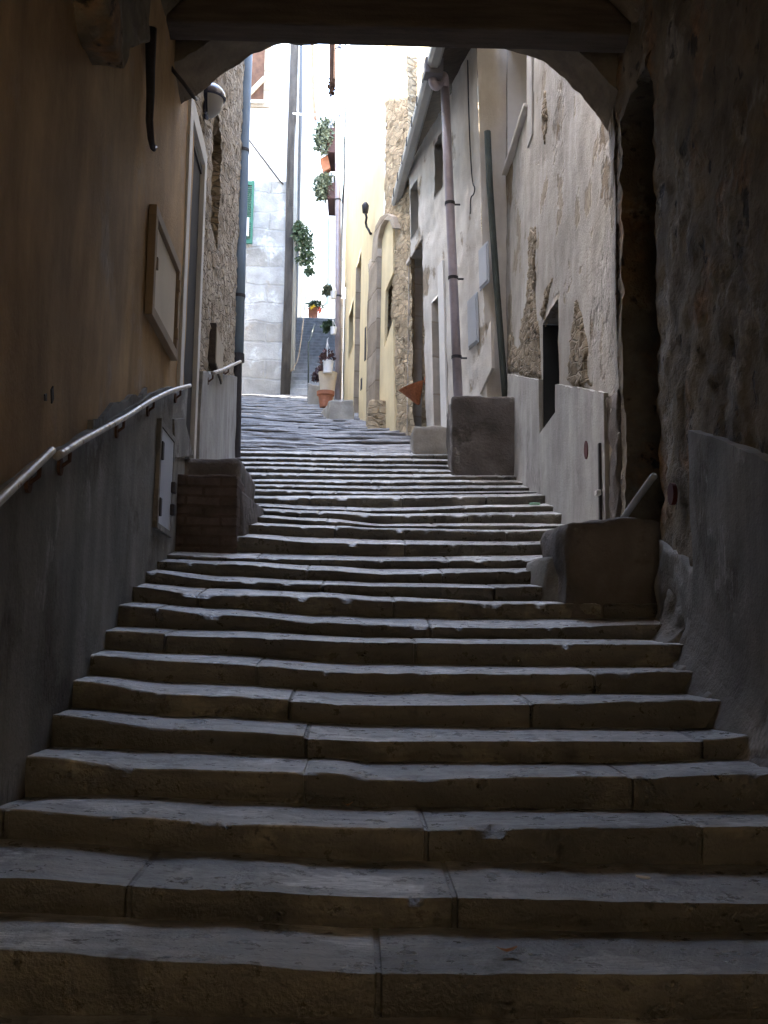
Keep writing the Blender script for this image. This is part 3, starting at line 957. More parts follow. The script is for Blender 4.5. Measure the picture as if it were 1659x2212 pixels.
# stoop in front of the passage door
Yb = ystep(9) + 0.02
bl = thing('stone_stoop', at(1330, 1330, Yb), 'dark stone stoop block with rounded top in front of the passage doorway', 'stoop')
A = at(1222, 1310, Yb)
xl, xr = at(1222, 1200, Yb).x, 1.86
zt_ = at(1330, 1122, Yb).z
zb0 = ground(Yb) - 0.25
mb = MB()
mb.abox(xl, xr, Yb, Yb + 0.85, zb0, zt_)
mb.build('block', MT['block'], bl, bevel=0.06, sub=4, amp=0.028, freq=3.5)
mb = MB()
mb.prism([V(xl - 0.12, Yb + 0.35, zb0), V(xl + 0.05, Yb + 0.1, zb0), V(xl + 0.05, Yb + 0.9, zb0), V(xl - 0.16, Yb + 0.9, zb0)], (0.07, 0.03, 0.55))
mb.build('mortar_fillet', MT['cement'], bl, bevel=0.03, sub=2, amp=0.02, freq=6)
mb = MB()
mb.tube([at(1346, 1120, 6.85), at(1380, 1072, 6.5), at(1408, 1034, 6.28), at(1414, 1027, 6.25)], 0.022, 12)
mb.tube([at(1414, 1029, 6.25), V(1.83, 6.25, at(1414, 1029, 6.25).z)], 0.016, 8)
mb.build('stoop_handrail', MT['gutter'], smooth=True, label='pale grey handrail pipe rising from the dark stoop to the passage doorway', cat='handrail')

def disc_mark(px, py, w, h, label, wall, off):
    mb = MB()
    poly = []
    for i in range(16):
        a = 2 * math.pi * i / 16
        poly.append((px + w * math.cos(a), py + h * math.sin(a)))
    wall.poly(mb, poly, off - 0.02, off + 0.004)
    mb.build('trail_mark', MT['redpaint'], label=label, cat='trail mark', group='red oval marks on the right walls')
disc_mark(1448, 1067, 6.5, 24, 'larger red oval mark on rough stone right of the passage doorway', WR, 0.045)
disc_mark(1265, 972, 4, 20, 'smaller red oval mark on the pale wainscot beyond the arch', WR, 0.042)

# ------------------------------------------------------------------ arch, beam and ceiling
YF = 7.0
ARCH = [(300, 290), (330, 262), (345, 248), (385, 228), (430, 200), (480, 165), (530, 128), (565, 108), (600, 98), (700, 93), (830, 94), (980, 98), (1085, 102),
        (1150, 122), (1200, 153), (1250, 198), (1290, 248), (1326, 302)]
OUT = [(262, 232), (300, 190), (318, 172), (352, 150), (395, 125), (440, 100), (488, 66), (540, 48), (590, 42), (700, 40), (830, 40), (980, 44), (1105, 48),
       (1180, 70), (1240, 102), (1295, 150), (1340, 205), (1378, 270)]
def dens(pl, n=6):
    r = []
    for a, b in zip(pl, pl[1:]):
        for i in range(n):
            r.append((a[0] + (b[0] - a[0]) * i / n, a[1] + (b[1] - a[1]) * i / n))
    return r + [pl[-1]]
ar = thing('stone_arch', (0.2, 7.1, 0.5), 'rough stone arch closing the far end of the dark passage', 'arch')
def chaikin(p, n=2):
    for _ in range(n):
        r = [p[0]]
        for a, b in zip(p, p[1:]):
            r += [(a[0] * 0.75 + b[0] * 0.25, a[1] * 0.75 + b[1] * 0.25), (a[0] * 0.25 + b[0] * 0.75, a[1] * 0.25 + b[1] * 0.75)]
        p = r + [p[-1]]
    return p
di, do = dens(chaikin(ARCH), 2), dens(chaikin(OUT), 2)
n = len(di)
YBK = YF + 0.34
fr = [at(*p, YF) for p in do]
bk = [at(*p, YBK) for p in di]
mb = MB()
rows = []
for k in range(n):
    a, b = fr[k], bk[k]
    up = V(0, 0, 0.3) if 8 * 6 < k else V(0, 0, 0.3)
    o_ = V((0.25 if a.x > 0.2 else -0.25) * min(1, abs(a.x - 0.2)), 0, 0.26)
    rows.append([a + o_ + V(0, 0.004, 0), a + o_ * 0.5, a] + [a.lerp(b, t) for t in (0.25, 0.5, 0.75, 1.0)] + [b + o_])
m_ = len(rows[0])
for r in rows:
    mb.v += r
for i in range(n - 1):
    for j in range(m_ - 1):
        mb.f.append((i * m_ + j, i * m_ + j + 1, (i + 1) * m_ + j + 1, (i + 1) * m_ + j))
mb.build('arch_ring', MT['darkarch'], ar, amp=0.018, freq=6, smooth=False)
# wall above the arch, a little behind the face of the ring
mb = MB()
zt2 = 13.0
for i in range(n - 1):
    a, b = fr[i], fr[i + 1]
    for Yw in (YF + 0.07, YBK - 0.02):
        mb.quad(V(a.x, Yw, a.z + 0.06), V(b.x, Yw, b.z + 0.06), V(b.x, Yw, zt2), V(a.x, Yw, zt2))
aL, aR = fr[0], fr[-1]
for Yw in (YF + 0.07, YBK - 0.02):
    mb.quad(V(-3.5, Yw, 3.0), V(aL.x, Yw, 3.0), V(aL.x, Yw, zt2), V(-3.5, Yw, zt2))
    mb.quad(V(aR.x, Yw, 2.6), V(3.5, Yw, 2.6), V(3.5, Yw, zt2), V(aR.x, Yw, zt2))
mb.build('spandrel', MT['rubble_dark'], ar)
# right jamb of rough stones
mb = MB()
jx = [(1320, 290), (1318, 360), (1319, 420), (1325, 480), (1321, 560), (1325, 660), (1323, 760), (1327, 860), (1328, 980), (1329, 1120)]
je = dens(jx, 5)
rows = []
for (x, y) in je:
    a = at(x, y, YF + 0.42) - V(0.02, 0, 0)
    rows.append([V(1.98, YF + 0.03, a.z), V(a.x + 0.03, YF + 0.03, a.z), V(a.x, YF + 0.07, a.z), V(a.x, YF + 0.2, a.z), V(a.x, YF + 0.32, a.z), V(a.x, YF + 0.42, a.z), V(1.98, YF + 0.44, a.z)])
m_ = 7
for r in rows:
    mb.v += r
for i in range(len(rows) - 1):
    for j in range(m_ - 1):
        mb.f.append((i * m_ + j, i * m_ + j + 1, (i + 1) * m_ + j + 1, (i + 1) * m_ + j))
mb.build('jamb', MT['rubble'], ar, amp=0.014, freq=7, smooth=False)

lh = thing('backlight_house', (0, -13, -5), 'unseen house added behind the viewer to shape the back light', 'house')
mb = MB()  # unseen house, placed and coloured to set the light from behind
mb.abox(-8, 8, -12, -7.6, -7, 9)
mb.build('wall', MT['rubble_warm'], lh)
mb = MB()
mb.abox(-8, WL.p[0].x - 0.02, -3.9, -3.5, -7, 9)
mb.abox(WR.p[0].x + 0.02, 8, -3.9, -3.5, -7, 9)
mb.abox(WL.p[0].x - 0.02, WR.p[0].x + 0.02, -3.9, -3.52, 3.7, 9)  # panel added to keep sky light out of the rear mouth
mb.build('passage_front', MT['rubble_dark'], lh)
mb = MB()
mb.abox(-8, 8, -7.6, -3.0, -5.0, -3.9)
mb.build('lower_lane', MT['block_pale'], kind='structure', label='lane below the stairs', cat='lane')
cl = thing('timber_ceiling', (0.3, 4, 4.3), 'dark timber ceiling of the passage with a beam before the arch', 'ceiling')
mb = MB()
Yq = 6.55
zb_b = at(830, 57, Yq).z
zt_b = zb_b + 0.26
mb.box(V(0.2, Yq + 0.12, zb_b + 0.13), V(1.95, 0, 0.0), V(0, 0.12, 0), V(0, 0, 0.13))
mb.build('beam', MT['timber'], cl, bevel=0.02, sub=3, amp=0.012, freq=4)
zj = zt_b
for x in (-0.75, -0.28, 0.2, 0.68, 1.15):
    mb = MB()
    mb.abox(x - 0.055, x + 0.055, -3.5, Yq + 0.30, zj + 0.005, zj + 0.16)
    mb.build('joist', MT['timber_y'], cl, bevel=0.01)
mb = MB()
mb.abox(-2.5, 3.0, -3.5, YF + 0.3, zj + 0.162, zj + 0.22)
mb.build('boards', MT['timber_y'], cl)
mb = MB()                                   # sloping plaster cheeks under the ceiling
for (sx, xa_, xb_) in ((1, -1.6, -1.0), (-1, 2.1, 1.45)):
    mb.prism([V(xa_, -3.5, zj + 0.16), V(xb_, -3.5, zj + 0.16), V(xa_, -3.5, zj - 0.55)], (0, 10.0, 0))
mb.build('cheek', MT['rubble_dark'], cl)
mb = MB()
mb.tube([at(352, 112, 6.95), at(372, 150, 6.9), at(395, 178, 6.92), at(417, 208, 7.0), at(424, 214, 7.3)], 0.014, 8)
mb.build('cable', MT['iron'], smooth=True, label='black cable slung across the left haunch of the arch', cat='cable')

# ------------------------------------------------------------------ left street house (stone)
sE = WL.sY(12.95)
ls = thing('rubble_street_house', (-1.45, 10.5, 1.5), 'rough rubble house beyond the arch on the left, with a tall framed door', 'house')
qa, _ = WL.hit(393, 600); qb, _ = WL.hit(432, 600)          # door opening
_, zdoor = WL.hit(392, 217)
zth = WL.hit(400, 985)[1]
dz0 = 1.35
qn0, _ = WL.hit(458, 400); qn1, _ = WL.hit(476, 400)
zn0, zn1 = WL.hit(476, 560)[1], WL.hit(474, 270)[1]
_, zlin = WL.hit(436, 310)
mb = MB()
WL.face(mb, s8, sE, 0.5, TOP, 0.04, holes=[(qa, qb, 0.5, zlin, 0.08), (qn0, qn1, zn0, zn1, 0.18)], amp=0.015, freq=4.5, rock=True)
k = len(mb.v)                                                 # return wall round the corner
e0 = WL.pt(sE, 0.5)
for j in range(24):
    for i in range(2):
        pass
mb.abox(-6.0, e0.x - 0.005, 12.55, 12.93, 0.5, TOP)
mb.build('stone_wall', MT['rubble'], ls, smooth=True)
mb = MB()  # unseen masses added to keep the sun off the right-hand houses
mb.abox(-9.0, -3.3, 9.0, 17.0, 0.5, 15.8)
mb.abox(-9.0, -3.35, 17.0, 25.05, 0.5, 15.3)
mb.abox(-6.5, -1.56, 8.2, 12.5, TOP - 0.3, TOP)
mb.build('sun_blocker', MT['white_peel'], ls)
mb = MB()
WL.panel(mb, qn0 - 0.03, qn1 + 0.03, zn0 - 0.03, zn1 + 0.03, -0.22, -0.17)
mb.build('niche_panel', MT['wood_pale'], ls)
dr = thing('framed_door', WL.pt(qa, dz0, 0), 'tall dark door in a pale grey frame behind the brick stoop', 'door')
mb = MB()
fw = 0.13
WL.panel(mb, qa - 0.02, qa + fw, dz0, zlin, -0.06, 0.022)
WL.panel(mb, qb - fw * 0.8, qb + 0.03, dz0, zlin, -0.06, 0.022)
WL.panel(mb, qa + fw, qb - fw * 0.8, zlin - 0.14, zlin + 0.02, -0.06, 0.022)
mb.build('frame', MT['whiteframe'], dr, bevel=0.004)
_, ztr = WL.hit(425, 318)
mb = MB()
WL.panel(mb, qa + fw, qb - fw * 0.8, dz0, ztr - 0.04, -0.075, -0.018)
mb.build('panel', MT['darkdoor'], dr, bevel=0.003)
mb = MB()
WL.panel(mb, qa + fw, qb - fw * 0.8, ztr - 0.04, ztr + 0.03, -0.075, -0.005)
mb.build('transom_bar', MT['iron'], dr, bevel=0.003)
mb = MB()
WL.panel(mb, qa + fw, qb - fw * 0.8, ztr + 0.03, zlin - 0.14, -0.075, -0.022)
mb.build('transom', MT['transom'], dr)
# kick plate beside the door foot
mb = MB()
WL.poly(mb, [(377, 905), (399, 903), (419, 985), (378, 990)], -0.01, 0.05)
mb.build('door_side_board', MT['cement'], bevel=0.006, label='grey slanting board at the foot of the pale door frame', cat='board')
# pale wainscot of the stone house
tq = [WL.hit(x, y, 0.045) for x, y in ((436, 800), (475, 805), (515, 770))]
zA_, zB_ = WL.hit(440, 812, 0.04)[1], WL.hit(510, 795, 0.04)[1]
sA_ = qb + 0.05
def wtl(q):
    t = (q - sA_) / (sE - sA_)
    return zA_ + (zB_ - zA_) * t
mb = MB()
WL.slab(mb, sA_, sE - 0.02, lambda q: ground(WL.pt(q, 0).y) - 0.2, lambda q: wtl(q) + 0.03 * fbm(V(q * 3, 5, 0), 1), -0.03, 0.045, g=0.06, amp=0.008, freq=2, flare=0.05)
mb.build('wainscot', MT['cement_pale'], ls, smooth=False)

# wall lamp
lc = WL.P(443, 212, 0.0)
q, z = WL.hit(443, 212)
n = WL.plan(q)[1]
n3 = Vector((n.x, n.y, 0))
lp = thing('wall_lamp', lc, 'round wall lamp with dark hood and opal globe on the rubble wall', 'lamp')
cL = WL.pt(q, z, 0.0)
mb = MB()
WL.panel(mb, q - 0.08, q + 0.08, z - 0.17, z + 0.13, -0.01, 0.035)
mb.build('base', MT['lampblack'], lp, bevel=0.02)
mb = MB()
hood, vs = [], []
c = WL.pt(q, z + 0.0, 0.035)
tz = V(0, 0, 1)
u3 = tz.cross(n3)
segs, rings = 20, 8
def dome(mb, c, rx, rn, rz, lo, hi, thick=0.0):
    o = len(mb.v)
    for i in range(rings + 1):
        el = lo + (hi - lo) * i / rings
        for k in range(segs + 1):
            az = -math.pi / 2 + math.pi * k / segs
            mb.v.append(c + u3 * (rx * math.cos(el) * math.sin(az)) + n3 * (rn * math.cos(el) * math.cos(az)) + tz * (rz * math.sin(el)))
    for i in range(rings):
        for k in range(segs):
            a = o + i * (segs + 1) + k
            mb.f.append((a, a + 1, a + segs + 2, a + segs + 1))
dome(mb, c, 0.13, 0.145, 0.135, 0.0, math.pi / 2)
dome(mb, c, 0.132, 0.15, 0.02, -0.5, 0.1)
mb.build('hood', MT['lampblack'], lp, smooth=True)
mb = MB()
dome(mb, c - V(0, 0, 0.01), 0.115, 0.125, 0.17, -math.pi / 2, 0.0)
mb.build('globe', MT['opal'], lp, smooth=True)

# wooden notice box
q0, _ = WL.hit(470, 740, 0.08)
_, zt = WL.hit(470, 692, 0.08); _, zb_ = WL.hit(470, 790, 0.08)
nb = thing('notice_board', WL.pt(q0, zb_, 0), 'narrow wooden notice board with dark side above the short handrail', 'notice board')
mb = MB()
q1 = q0 + 0.8
WL.panel(mb, q0, q1, zb_, zt, -0.02, 0.062)
mb.build('case', MT['timber'], nb, bevel=0.004)
mb = MB()
WL.panel(mb, q0 + 0.02, q1 - 0.02, zb_ + 0.02, zt - 0.03, 0.062, 0.070)
mb.build('panel', MT['wood_pale'], nb, bevel=0.003)

# blue downpipe at the corner
bp = thing('downpipe', at(512, 1000, 12.8), 'blue grey downpipe at the corner of the left rubble house', 'downpipe', 'downpipes along the street')
pb = [at(540, -40, 12.75), at(533, 130, 12.75), at(525.5, 330, 12.75), at(519, 550, 12.75), at(513.5, 770, 12.75)]
mb = MB()
mb.tube(pb, 0.073, 16)
mb.build('pipe', MT['bluepipe'], bp, smooth=True)
for (x, y) in ((525.5, 326), (516.5, 640)):
    p = at(x, y, 12.75)
    mb = MB()
    mb.tube([p - V(0, 0, 0.02), p + V(0, 0, 0.02)], 0.081, 16)
    mb.build('collar', MT['iron'], bp, smooth=False)
mb = MB()
mb.tube([at(513, 765, 12.75), at(513, 782, 12.75)], 0.088, 16)
mb.tube([at(513, 782, 12.75), at(511, 900, 12.75), at(509, 1040, 12.75)], 0.058, 16)
mb.build('foot_pipe', MT['iron'], bp, smooth=False)

# brick stoop
Ys = ystep(13) - 0.06
st = thing('brick_stoop', at(440, 1175, Ys), 'dark brick stoop with a stone top step below the framed door', 'stoop')
xa_, xb_ = -1.40, at(512, 1100, Ys).x
z0_, z1_ = ground(Ys) - 0.2, at(440, 1026, Ys).z
mb = MB()
mb.abox(xa_, xb_, Ys, Ys + 0.5, z0_, z1_)
mb.build('lower_block', MT['brick'], st, bevel=0.02, sub=3, amp=0.012, freq=5)
z2_ = at(440, 988, Ys + 0.5).z
mb = MB()
mb.abox(xa_ - 0.02, at(520, 1010, Ys + 0.5).x, Ys + 0.5, Ys + 1.75, z1_ - 0.6, z2_)
mb.build('upper_block', MT['block'], st, bevel=0.05, sub=3, amp=0.014, freq=4)
mb = MB()
mb.prism([V(xb_ - 0.05, Ys + 0.12, z0_), V(xb_ + 0.05, Ys + 0.2, z0_), V(xb_ + 0.13, Ys + 1.5, z0_), V(xb_ - 0.05, Ys + 1.5, z0_)], (-0.035, 0, 0.62))
mb.build('side_skirt', MT['block'], st, bevel=0.02, sub=2, amp=0.015, freq=5)

# ------------------------------------------------------------------ right street house (peeling plaster)
s127 = WR.sY(12.68)
rp = thing('peeling_house', (1.83, 9.5, 1.2), 'peeling grey plaster house beyond the arch on the right', 'house')
w1a, w1b = WR.hit(1142, 250)[0], WR.hit(1097, 250)[0]
w1z = (WR.hit(1148, 222)[1] + WR.hit(1105, 332)[1]) / 2
w2a, w2b = WR.hit(1207, 800)[0], WR.hit(1173, 800)[0]
w2t = (WR.hit(1205, 640)[1] + WR.hit(1175, 700)[1]) / 2
w2z = (WR.hit(1208, 880)[1] + WR.hit(1171, 958)[1]) / 2
mb = MB()
WR.face(mb, s71 + 0.06, s127, 0.3, TOP, 0.06, holes=[(w1a, w1b, w1z, w1z + 1.7, 0.45), (w2a, w2b, w2z, w2t, 0.40)], amp=0.014, freq=1.8)
mb.build('plaster_wall', MT['peel'], rp, smooth=True)
mb = MB()
WR.panel(mb, w2a - 0.1, w2b + 0.1, w2z - 0.1, w2t + 0.1, -0.46, -0.40)
mb.build('window', MT['glassdark'], rp)
mb = MB()
WR.panel(mb, w1a - 0.1, w1b + 0.1, w1z - 0.1, w1z + 1.8, -0.51, -0.45)
wn = mb.build('window', MT['glassdark'], rp)
mb = MB()
WR.panel(mb, w1a - 0.06, w1b + 0.06, w1z - 0.05, w1z - 0.003, -0.3, 0.07)
mb.build('sill', MT['white_peel'], wn, bevel=0.008)
mb = MB()
WR.panel(mb, w1b - 0.012, w1b, w1z, w1z + 1.69, -0.44, 0.006)
mb.build('jamb', MT['white'], wn)  # white sheet on the far jamb, making it look lit
mb = MB()  # dark sheet hides the lit far jamb and paints the opening's shade
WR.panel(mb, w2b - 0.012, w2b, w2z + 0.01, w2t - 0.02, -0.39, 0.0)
mb.build('opening_dark_sheet', MT['glassdark'], rp)
mb = MB()                                     # smooth band round the upper window
WR.panel(mb, w1a - 0.30, w1a - 0.01, w1z - 0.5, w1z + 3.0, 0.0, 0.022)
mb.build('window_band', MT['cement_pale'], rp, bevel=0.004)
# wainscot with its gap below the lower window
t1 = [WR.hit(x, y, 0.045) for x, y in ((1326, 852), (1211, 832))]
t2 = [WR.hit(x, y, 0.045) for x, y in ((1170, 822), (1096, 808))]
lin = lambda a, b: (lambda q: a[1] + (b[1] - a[1]) * (q - a[0]) / (b[0] - a[0]) + 0.02 * fbm(V(q * 5, 7, 0), 1))
zgp = lambda q: ground(WR.pt(q, 0).y) - 0.2
mb = MB()
WR.slab(mb, s71 + 0.34, w2a - 0.01, zgp, lin(*t1), -0.03, 0.04, g=0.06, amp=0.006, freq=2, flare=0.03)
WR.slab(mb, w2a - 0.01, w2b + 0.01, zgp, lambda q: w2z - 0.005 + 0.06 * (w2b - q), -0.03, 0.04, g=0.06, amp=0.006, freq=2, flare=0.03)
WR.slab(mb, w2b + 0.01, min(t2[1][0], s127), zgp, lin(*t2), -0.03, 0.04, g=0.06, amp=0.006, freq=2, flare=0.03)
mb.build('wainscot', MT['cement_pale'], rp, smooth=False)
# rubble laid bare where the plaster has fallen off
def bare(name, pix, m='stripped'):
    rn = random.Random(len(pix))
    pl = []
    for (x0, y0), (x1, y1) in zip(pix, pix[1:] + pix[:1]):
        for i in range(4):
            t = i / 4
            pl.append((x0 + (x1 - x0) * t + rn.uniform(-1.6, 1.6), y0 + (y1 - y0) * t + rn.uniform(-6, 6)))
    m3 = MB()
    pts = [WR.hit(x, y, 0.012) for x, y in pl]
    qs, zs_ = [p[0] for p in pts], [p[1] for p in pts]
    def ins(q, z):
        c = False
        j = len(pts) - 1
        for i in range(len(pts)):
            if (zs_[i] > z) != (zs_[j] > z) and q < (qs[j] - qs[i]) * (z - zs_[i]) / (zs_[j] - zs_[i]) + qs[i]:
                c = not c
            j = i
        return c
    g = 0.035
    vid = {}
    q0, q1, z0, z1 = min(qs), max(qs), min(zs_), max(zs_)
    ni, nj = int((q1 - q0) / g) + 1, int((z1 - z0) / g) + 1
    def vv(i, j, edge):
        if (i, j) not in vid:
            q, z = q0 + i * g, z0 + j * g
            p = WR.pt(q, z, 0.0)
            inner = all(ins(q + a * g, z + b * g) for a in (-1, 0, 1) for b in (-1, 0, 1))
            _, n, _ = WR.plan(q)
            base = 0.014 * (fbm(p, 1.8) + 0.5 * fbm(p + V(5, 5, 5), 1.8 * 3.1))
            o = base + ((0.010 + 0.03 * abs(fbm(p, 7, 4)) + 0.018 * rocky(p)) if inner else -0.02)
            vid[i, j] = len(m3.v)
            m3.v.append(p + Vector((n.x, n.y, 0)) * o)
        return vid[i, j]
    for i in range(ni):
        for j in range(nj):
            if ins(q0 + (i + 0.5) * g, z0 + (j + 0.5) * g):
                m3.f.append((vv(i, j, 0), vv(i + 1, j, 0), vv(i + 1, j + 1, 0), vv(i, j + 1, 0)))
    m3.build(name, MT[m], rp, smooth=True)
bare('bare_rubble', [(1147, 478), (1157, 480), (1160, 520), (1155, 560), (1158, 600), (1153, 640), (1163, 690), (1166, 740), (1168, 828), (1097, 812), (1094, 770), (1099, 715),
                     (1106, 700), (1113, 745), (1122, 735), (1125, 690), (1136, 640), (1139, 560), (1142, 500)])
bare('bare_rubble', [(1238, 650), (1249, 640), (1260, 690), (1271, 740), (1268, 800), (1300, 852), (1222, 840), (1222, 790), (1232, 740)])
bare('bare_rubble', [(1172, 205), (1180, 180), (1184, 230), (1180, 300), (1174, 330), (1168, 290), (1171, 240)])
bare('bare_rubble', [(1162, 690), (1176, 620), (1192, 585), (1196, 600), (1184, 650), (1172, 700)])
mb = MB()
WR.slab(mb, s71 + 0.06, s71 + 0.335, zgp, lambda q: t1[0][1] + 0.05, -0.03, 0.012, g=0.04, amp=0.03, freq=6)
mb.build('bare_strip', MT['block'], rp, smooth=True)

mb = MB()
q, _ = WR.hit(1295, 1000, 0.05)
za, zb_ = WR.hit(1295, 957, 0.05)[1], WR.hit(1295, 1135, 0.05)[1]
rod = thing('iron_bolt', WR.pt(q, zb_, 0.05), 'dark vertical iron bolt on the pale wainscot just beyond the arch', 'bolt')
WR.panel(mb, q - 0.02, q + 0.02, zb_, za, 0.03, 0.058)
mb.build('bar', MT['iron'], rod, bevel=0.003)
mb = MB()
zc_ = WR.hit(1292, 1068, 0.05)[1]
WR.panel(mb, q - 0.05, q + 0.03, zc_ - 0.02, zc_ + 0.02, 0.05, 0.085)
mb.build('latch', MT['whiteframe'], rod, bevel=0.006)

# green pole on the seam between the two right houses
mb = MB()
mb.tube([at(1053, 285, 12.25), at(1058, 400, 12.25), at(1071, 600, 12.25), at(1089, 830, 12.25), at(1093, 880, 12.25)], 0.042, 10)
mb.build('drain_pipe', MT['greenpole'], smooth=True, amp=0.008, freq=8, label='mossy dark green pipe on the seam between two right houses', cat='downpipe', group='downpipes along the street')

# ------------------------------------------------------------------ right row further up
zgF = lambda q: zstreet(WF.pt(q, 0).y) - 0.3
f0, f1 = WF.hit(1072, 700)[0], WF.sY(15.75)
rw = thing('gutter_house', (1.2, 14, 2.6), 'low white plaster house under the long gutter, with two deep doorways', 'house')
d1a, d1b = WF.hit(918, 800)[0], WF.hit(881, 800)[0]
d1t = WF.hit(881, 575)[1]
d2a, d2b = WF.hit(953, 800)[0], WF.hit(936, 800)[0]
d2t = WF.hit(945, 640)[1]
u2a, u2b = WF.hit(956, 370)[0], WF.hit(938, 370)[0]
u2z, u2t = WF.hit(938, 430)[1], WF.hit(945, 300)[1]
u1a, u1b = WF.hit(903, 430)[0], WF.hit(886, 430)[0]
u1z, u1t = d1t + 0.28, d1t + 1.1
gnz = at(936, 140, 12.6).z
mb = MB()
WF.face(mb, 0.0, f1, 1.9, gnz + 0.12, 0.06, holes=[(d1a, d1b, 1.9, d1t, 0.55), (d2a, d2b, 1.9, d2t, 0.5), (u2a, u2b, u2z, u2t, 0.35), (u1a, u1b, u1z, u1t, 0.3)], amp=0.02, freq=2.5, low=1.5)
WF.face(mb, 0.0, WF.sY(13.5), gnz + 0.12, 10.5, 0.08, amp=0.02, freq=2.5)
mb.add([WF.pt(0, 1.0), WF.pt(0, 10.5), V(4.0, 12.5, 10.5), V(4.0, 12.5, 1.0)], [(0, 1, 2, 3)])
e_ = WF.pt(WF.sY(13.5), gnz)
mb.add([e_, V(e_.x, e_.y, 10.5), V(4.0, 13.7, 10.5), V(4.0, 13.7, gnz)], [(0, 1, 2, 3)])
mb.build('plaster_wall', MT['white_peel'], rw, smooth=True)
for (a, b, z0, z1, dp) in ((d1a, d1b, 2.0, d1t, 0.55), (d2a, d2b, 2.0, d2t, 0.5)):
    mb = MB()
    WF.panel(mb, a - 0.1, b + 0.1, z0, z1 + 0.05, -dp - 0.06, -dp + 0.0)
    mb.build('door', MT['darkdoor'], rw)
for (a, b, z0, z1, dp) in ((u2a, u2b, u2z, u2t, 0.35), (u1a, u1b, u1z, u1t, 0.3)):
    mb = MB()
    WF.panel(mb, a - 0.1, b + 0.1, z0 - 0.05, z1 + 0.05, -dp - 0.06, -dp)
    mb.build('window', MT['glassdark'], rw)
mb = MB()
WF.panel(mb, d1b - 0.015, d1b + 0.0, 2.4, d1t - 0.01, -0.53, 0.012)
mb.build('jamb', MT['jamblit'], rw)
mb = MB()
WF.panel(mb, d2b - 0.015, d2b + 0.0, 2.4, d2t - 0.01, -0.48, 0.012)
mb.build('jamb', MT['jamblit'], rw)
mb = MB()
WF.panel(mb, d1a - 0.05, d1b + 0.05, d1t + 0.003, d1t + 0.07, -0.3, 0.035)
mb.build('lintel', MT['white_peel'], rw, bevel=0.01)
mb = MB()
WF.panel(mb, d2a - 0.28, d2a - 0.02, 2.0, d2t + 0.4, 0.0, 0.03)
mb.build('door_band', MT['white'], rw, bevel=0.005)
# roof and gutter
gn, gf = at(936, 140, 12.6), at(857, 452, 16.8)
gf = V(gf.x, gf.y, gn.z)
gd = (gf - gn).normalized()
gx = V(gd.y, -gd.x, 0)
gs = gn - gd * 1.0
mb = MB()
mb.prism([gs + V(0, 0, 0.10), gs + gx * 0.75 + V(0, 0, 0.36), gs + gx * 0.75 + V(0, 0, 0.44), gs + V(0, 0, 0.17)], gf - gs)
mb.build('pent_roof', MT['timber'], rw)
gt = thing('gutter', gn, 'grey zinc gutter running along the eaves of the white plaster house', 'gutter')
mb = MB()
prof = [(-0.09, 0.06), (-0.09, -0.05), (-0.05, -0.10), (0.04, -0.10), (0.075, -0.05), (0.075, 0.07)]
mb.prism([gs + gx * a + V(0, 0, b) for a, b in prof], gf - gs)
mb.build('trough', MT['gutter'], gt, bevel=0.006)
for i in range(7):
    p = gn + (gf - gn) * (0.08 + 0.14 * i)
    mb = MB()
    mb.box(p + V(0, 0, 0.065), gd * 0.015, gx * 0.1, V(0, 0, 0.012))
    mb.box(p - gx * 0.095, gd * 0.015, gx * 0.006, V(0, 0, 0.06))
    mb.build('bracket', MT['iron'], gt)
mb = MB()
mb.box(gn + V(0, 0, -0.06), gd * 0.1, gx * 0.12, V(0, 0, 0.11))
mb.build('hopper', MT['lead'], gt, bevel=0.006)
dp = thing('downpipe', at(988, 855, 13.1), 'brown downpipe with a swan neck below the end of the gutter', 'downpipe', 'downpipes along the street')
ptop = at(961, 190, 12.95)
pbot = at(990, 862, 13.0)
neck = [at(934, 150, 12.66), at(934, 168, 12.66), at(936, 182, 12.66), at(942, 188, 12.7), at(948, 182, 12.76), at(952, 170, 12.82), at(956, 163, 12.88), at(960, 166, 12.92), ptop]
def smooth_pts(p, n=3):
    for _ in range(n):
        r = [p[0]]
        for a, b in zip(p, p[1:]):
            r += [a * 0.75 + b * 0.25, a * 0.25 + b * 0.75]
        p = r + [p[-1]]
    return p
mb = MB()
mb.tube(smooth_pts(neck), 0.058, 14)
mb.build('swan_neck', MT['purplepipe'], dp, smooth=True)
mb = MB()
mb.tube([ptop + V(0, 0, 0.0)] + [ptop + (pbot - ptop) * t for t in (0.25, 0.5, 0.75, 1)], 0.06, 16)
mb.build('pipe', MT['purplepipe'], dp, smooth=True)
for t in (0.38, 0.62, 0.87):
    p = ptop + (pbot - ptop) * t
    mb = MB()
    mb.tube([p - V(0, 0, 0.02), p + V(0, 0, 0.02)], 0.068, 16)
    mb.box(p + V(0.08, 0.03, 0), (0.06, 0, 0), (0, 0.01, 0), (0, 0, 0.01))
    mb.build('collar', MT['iron'], dp)

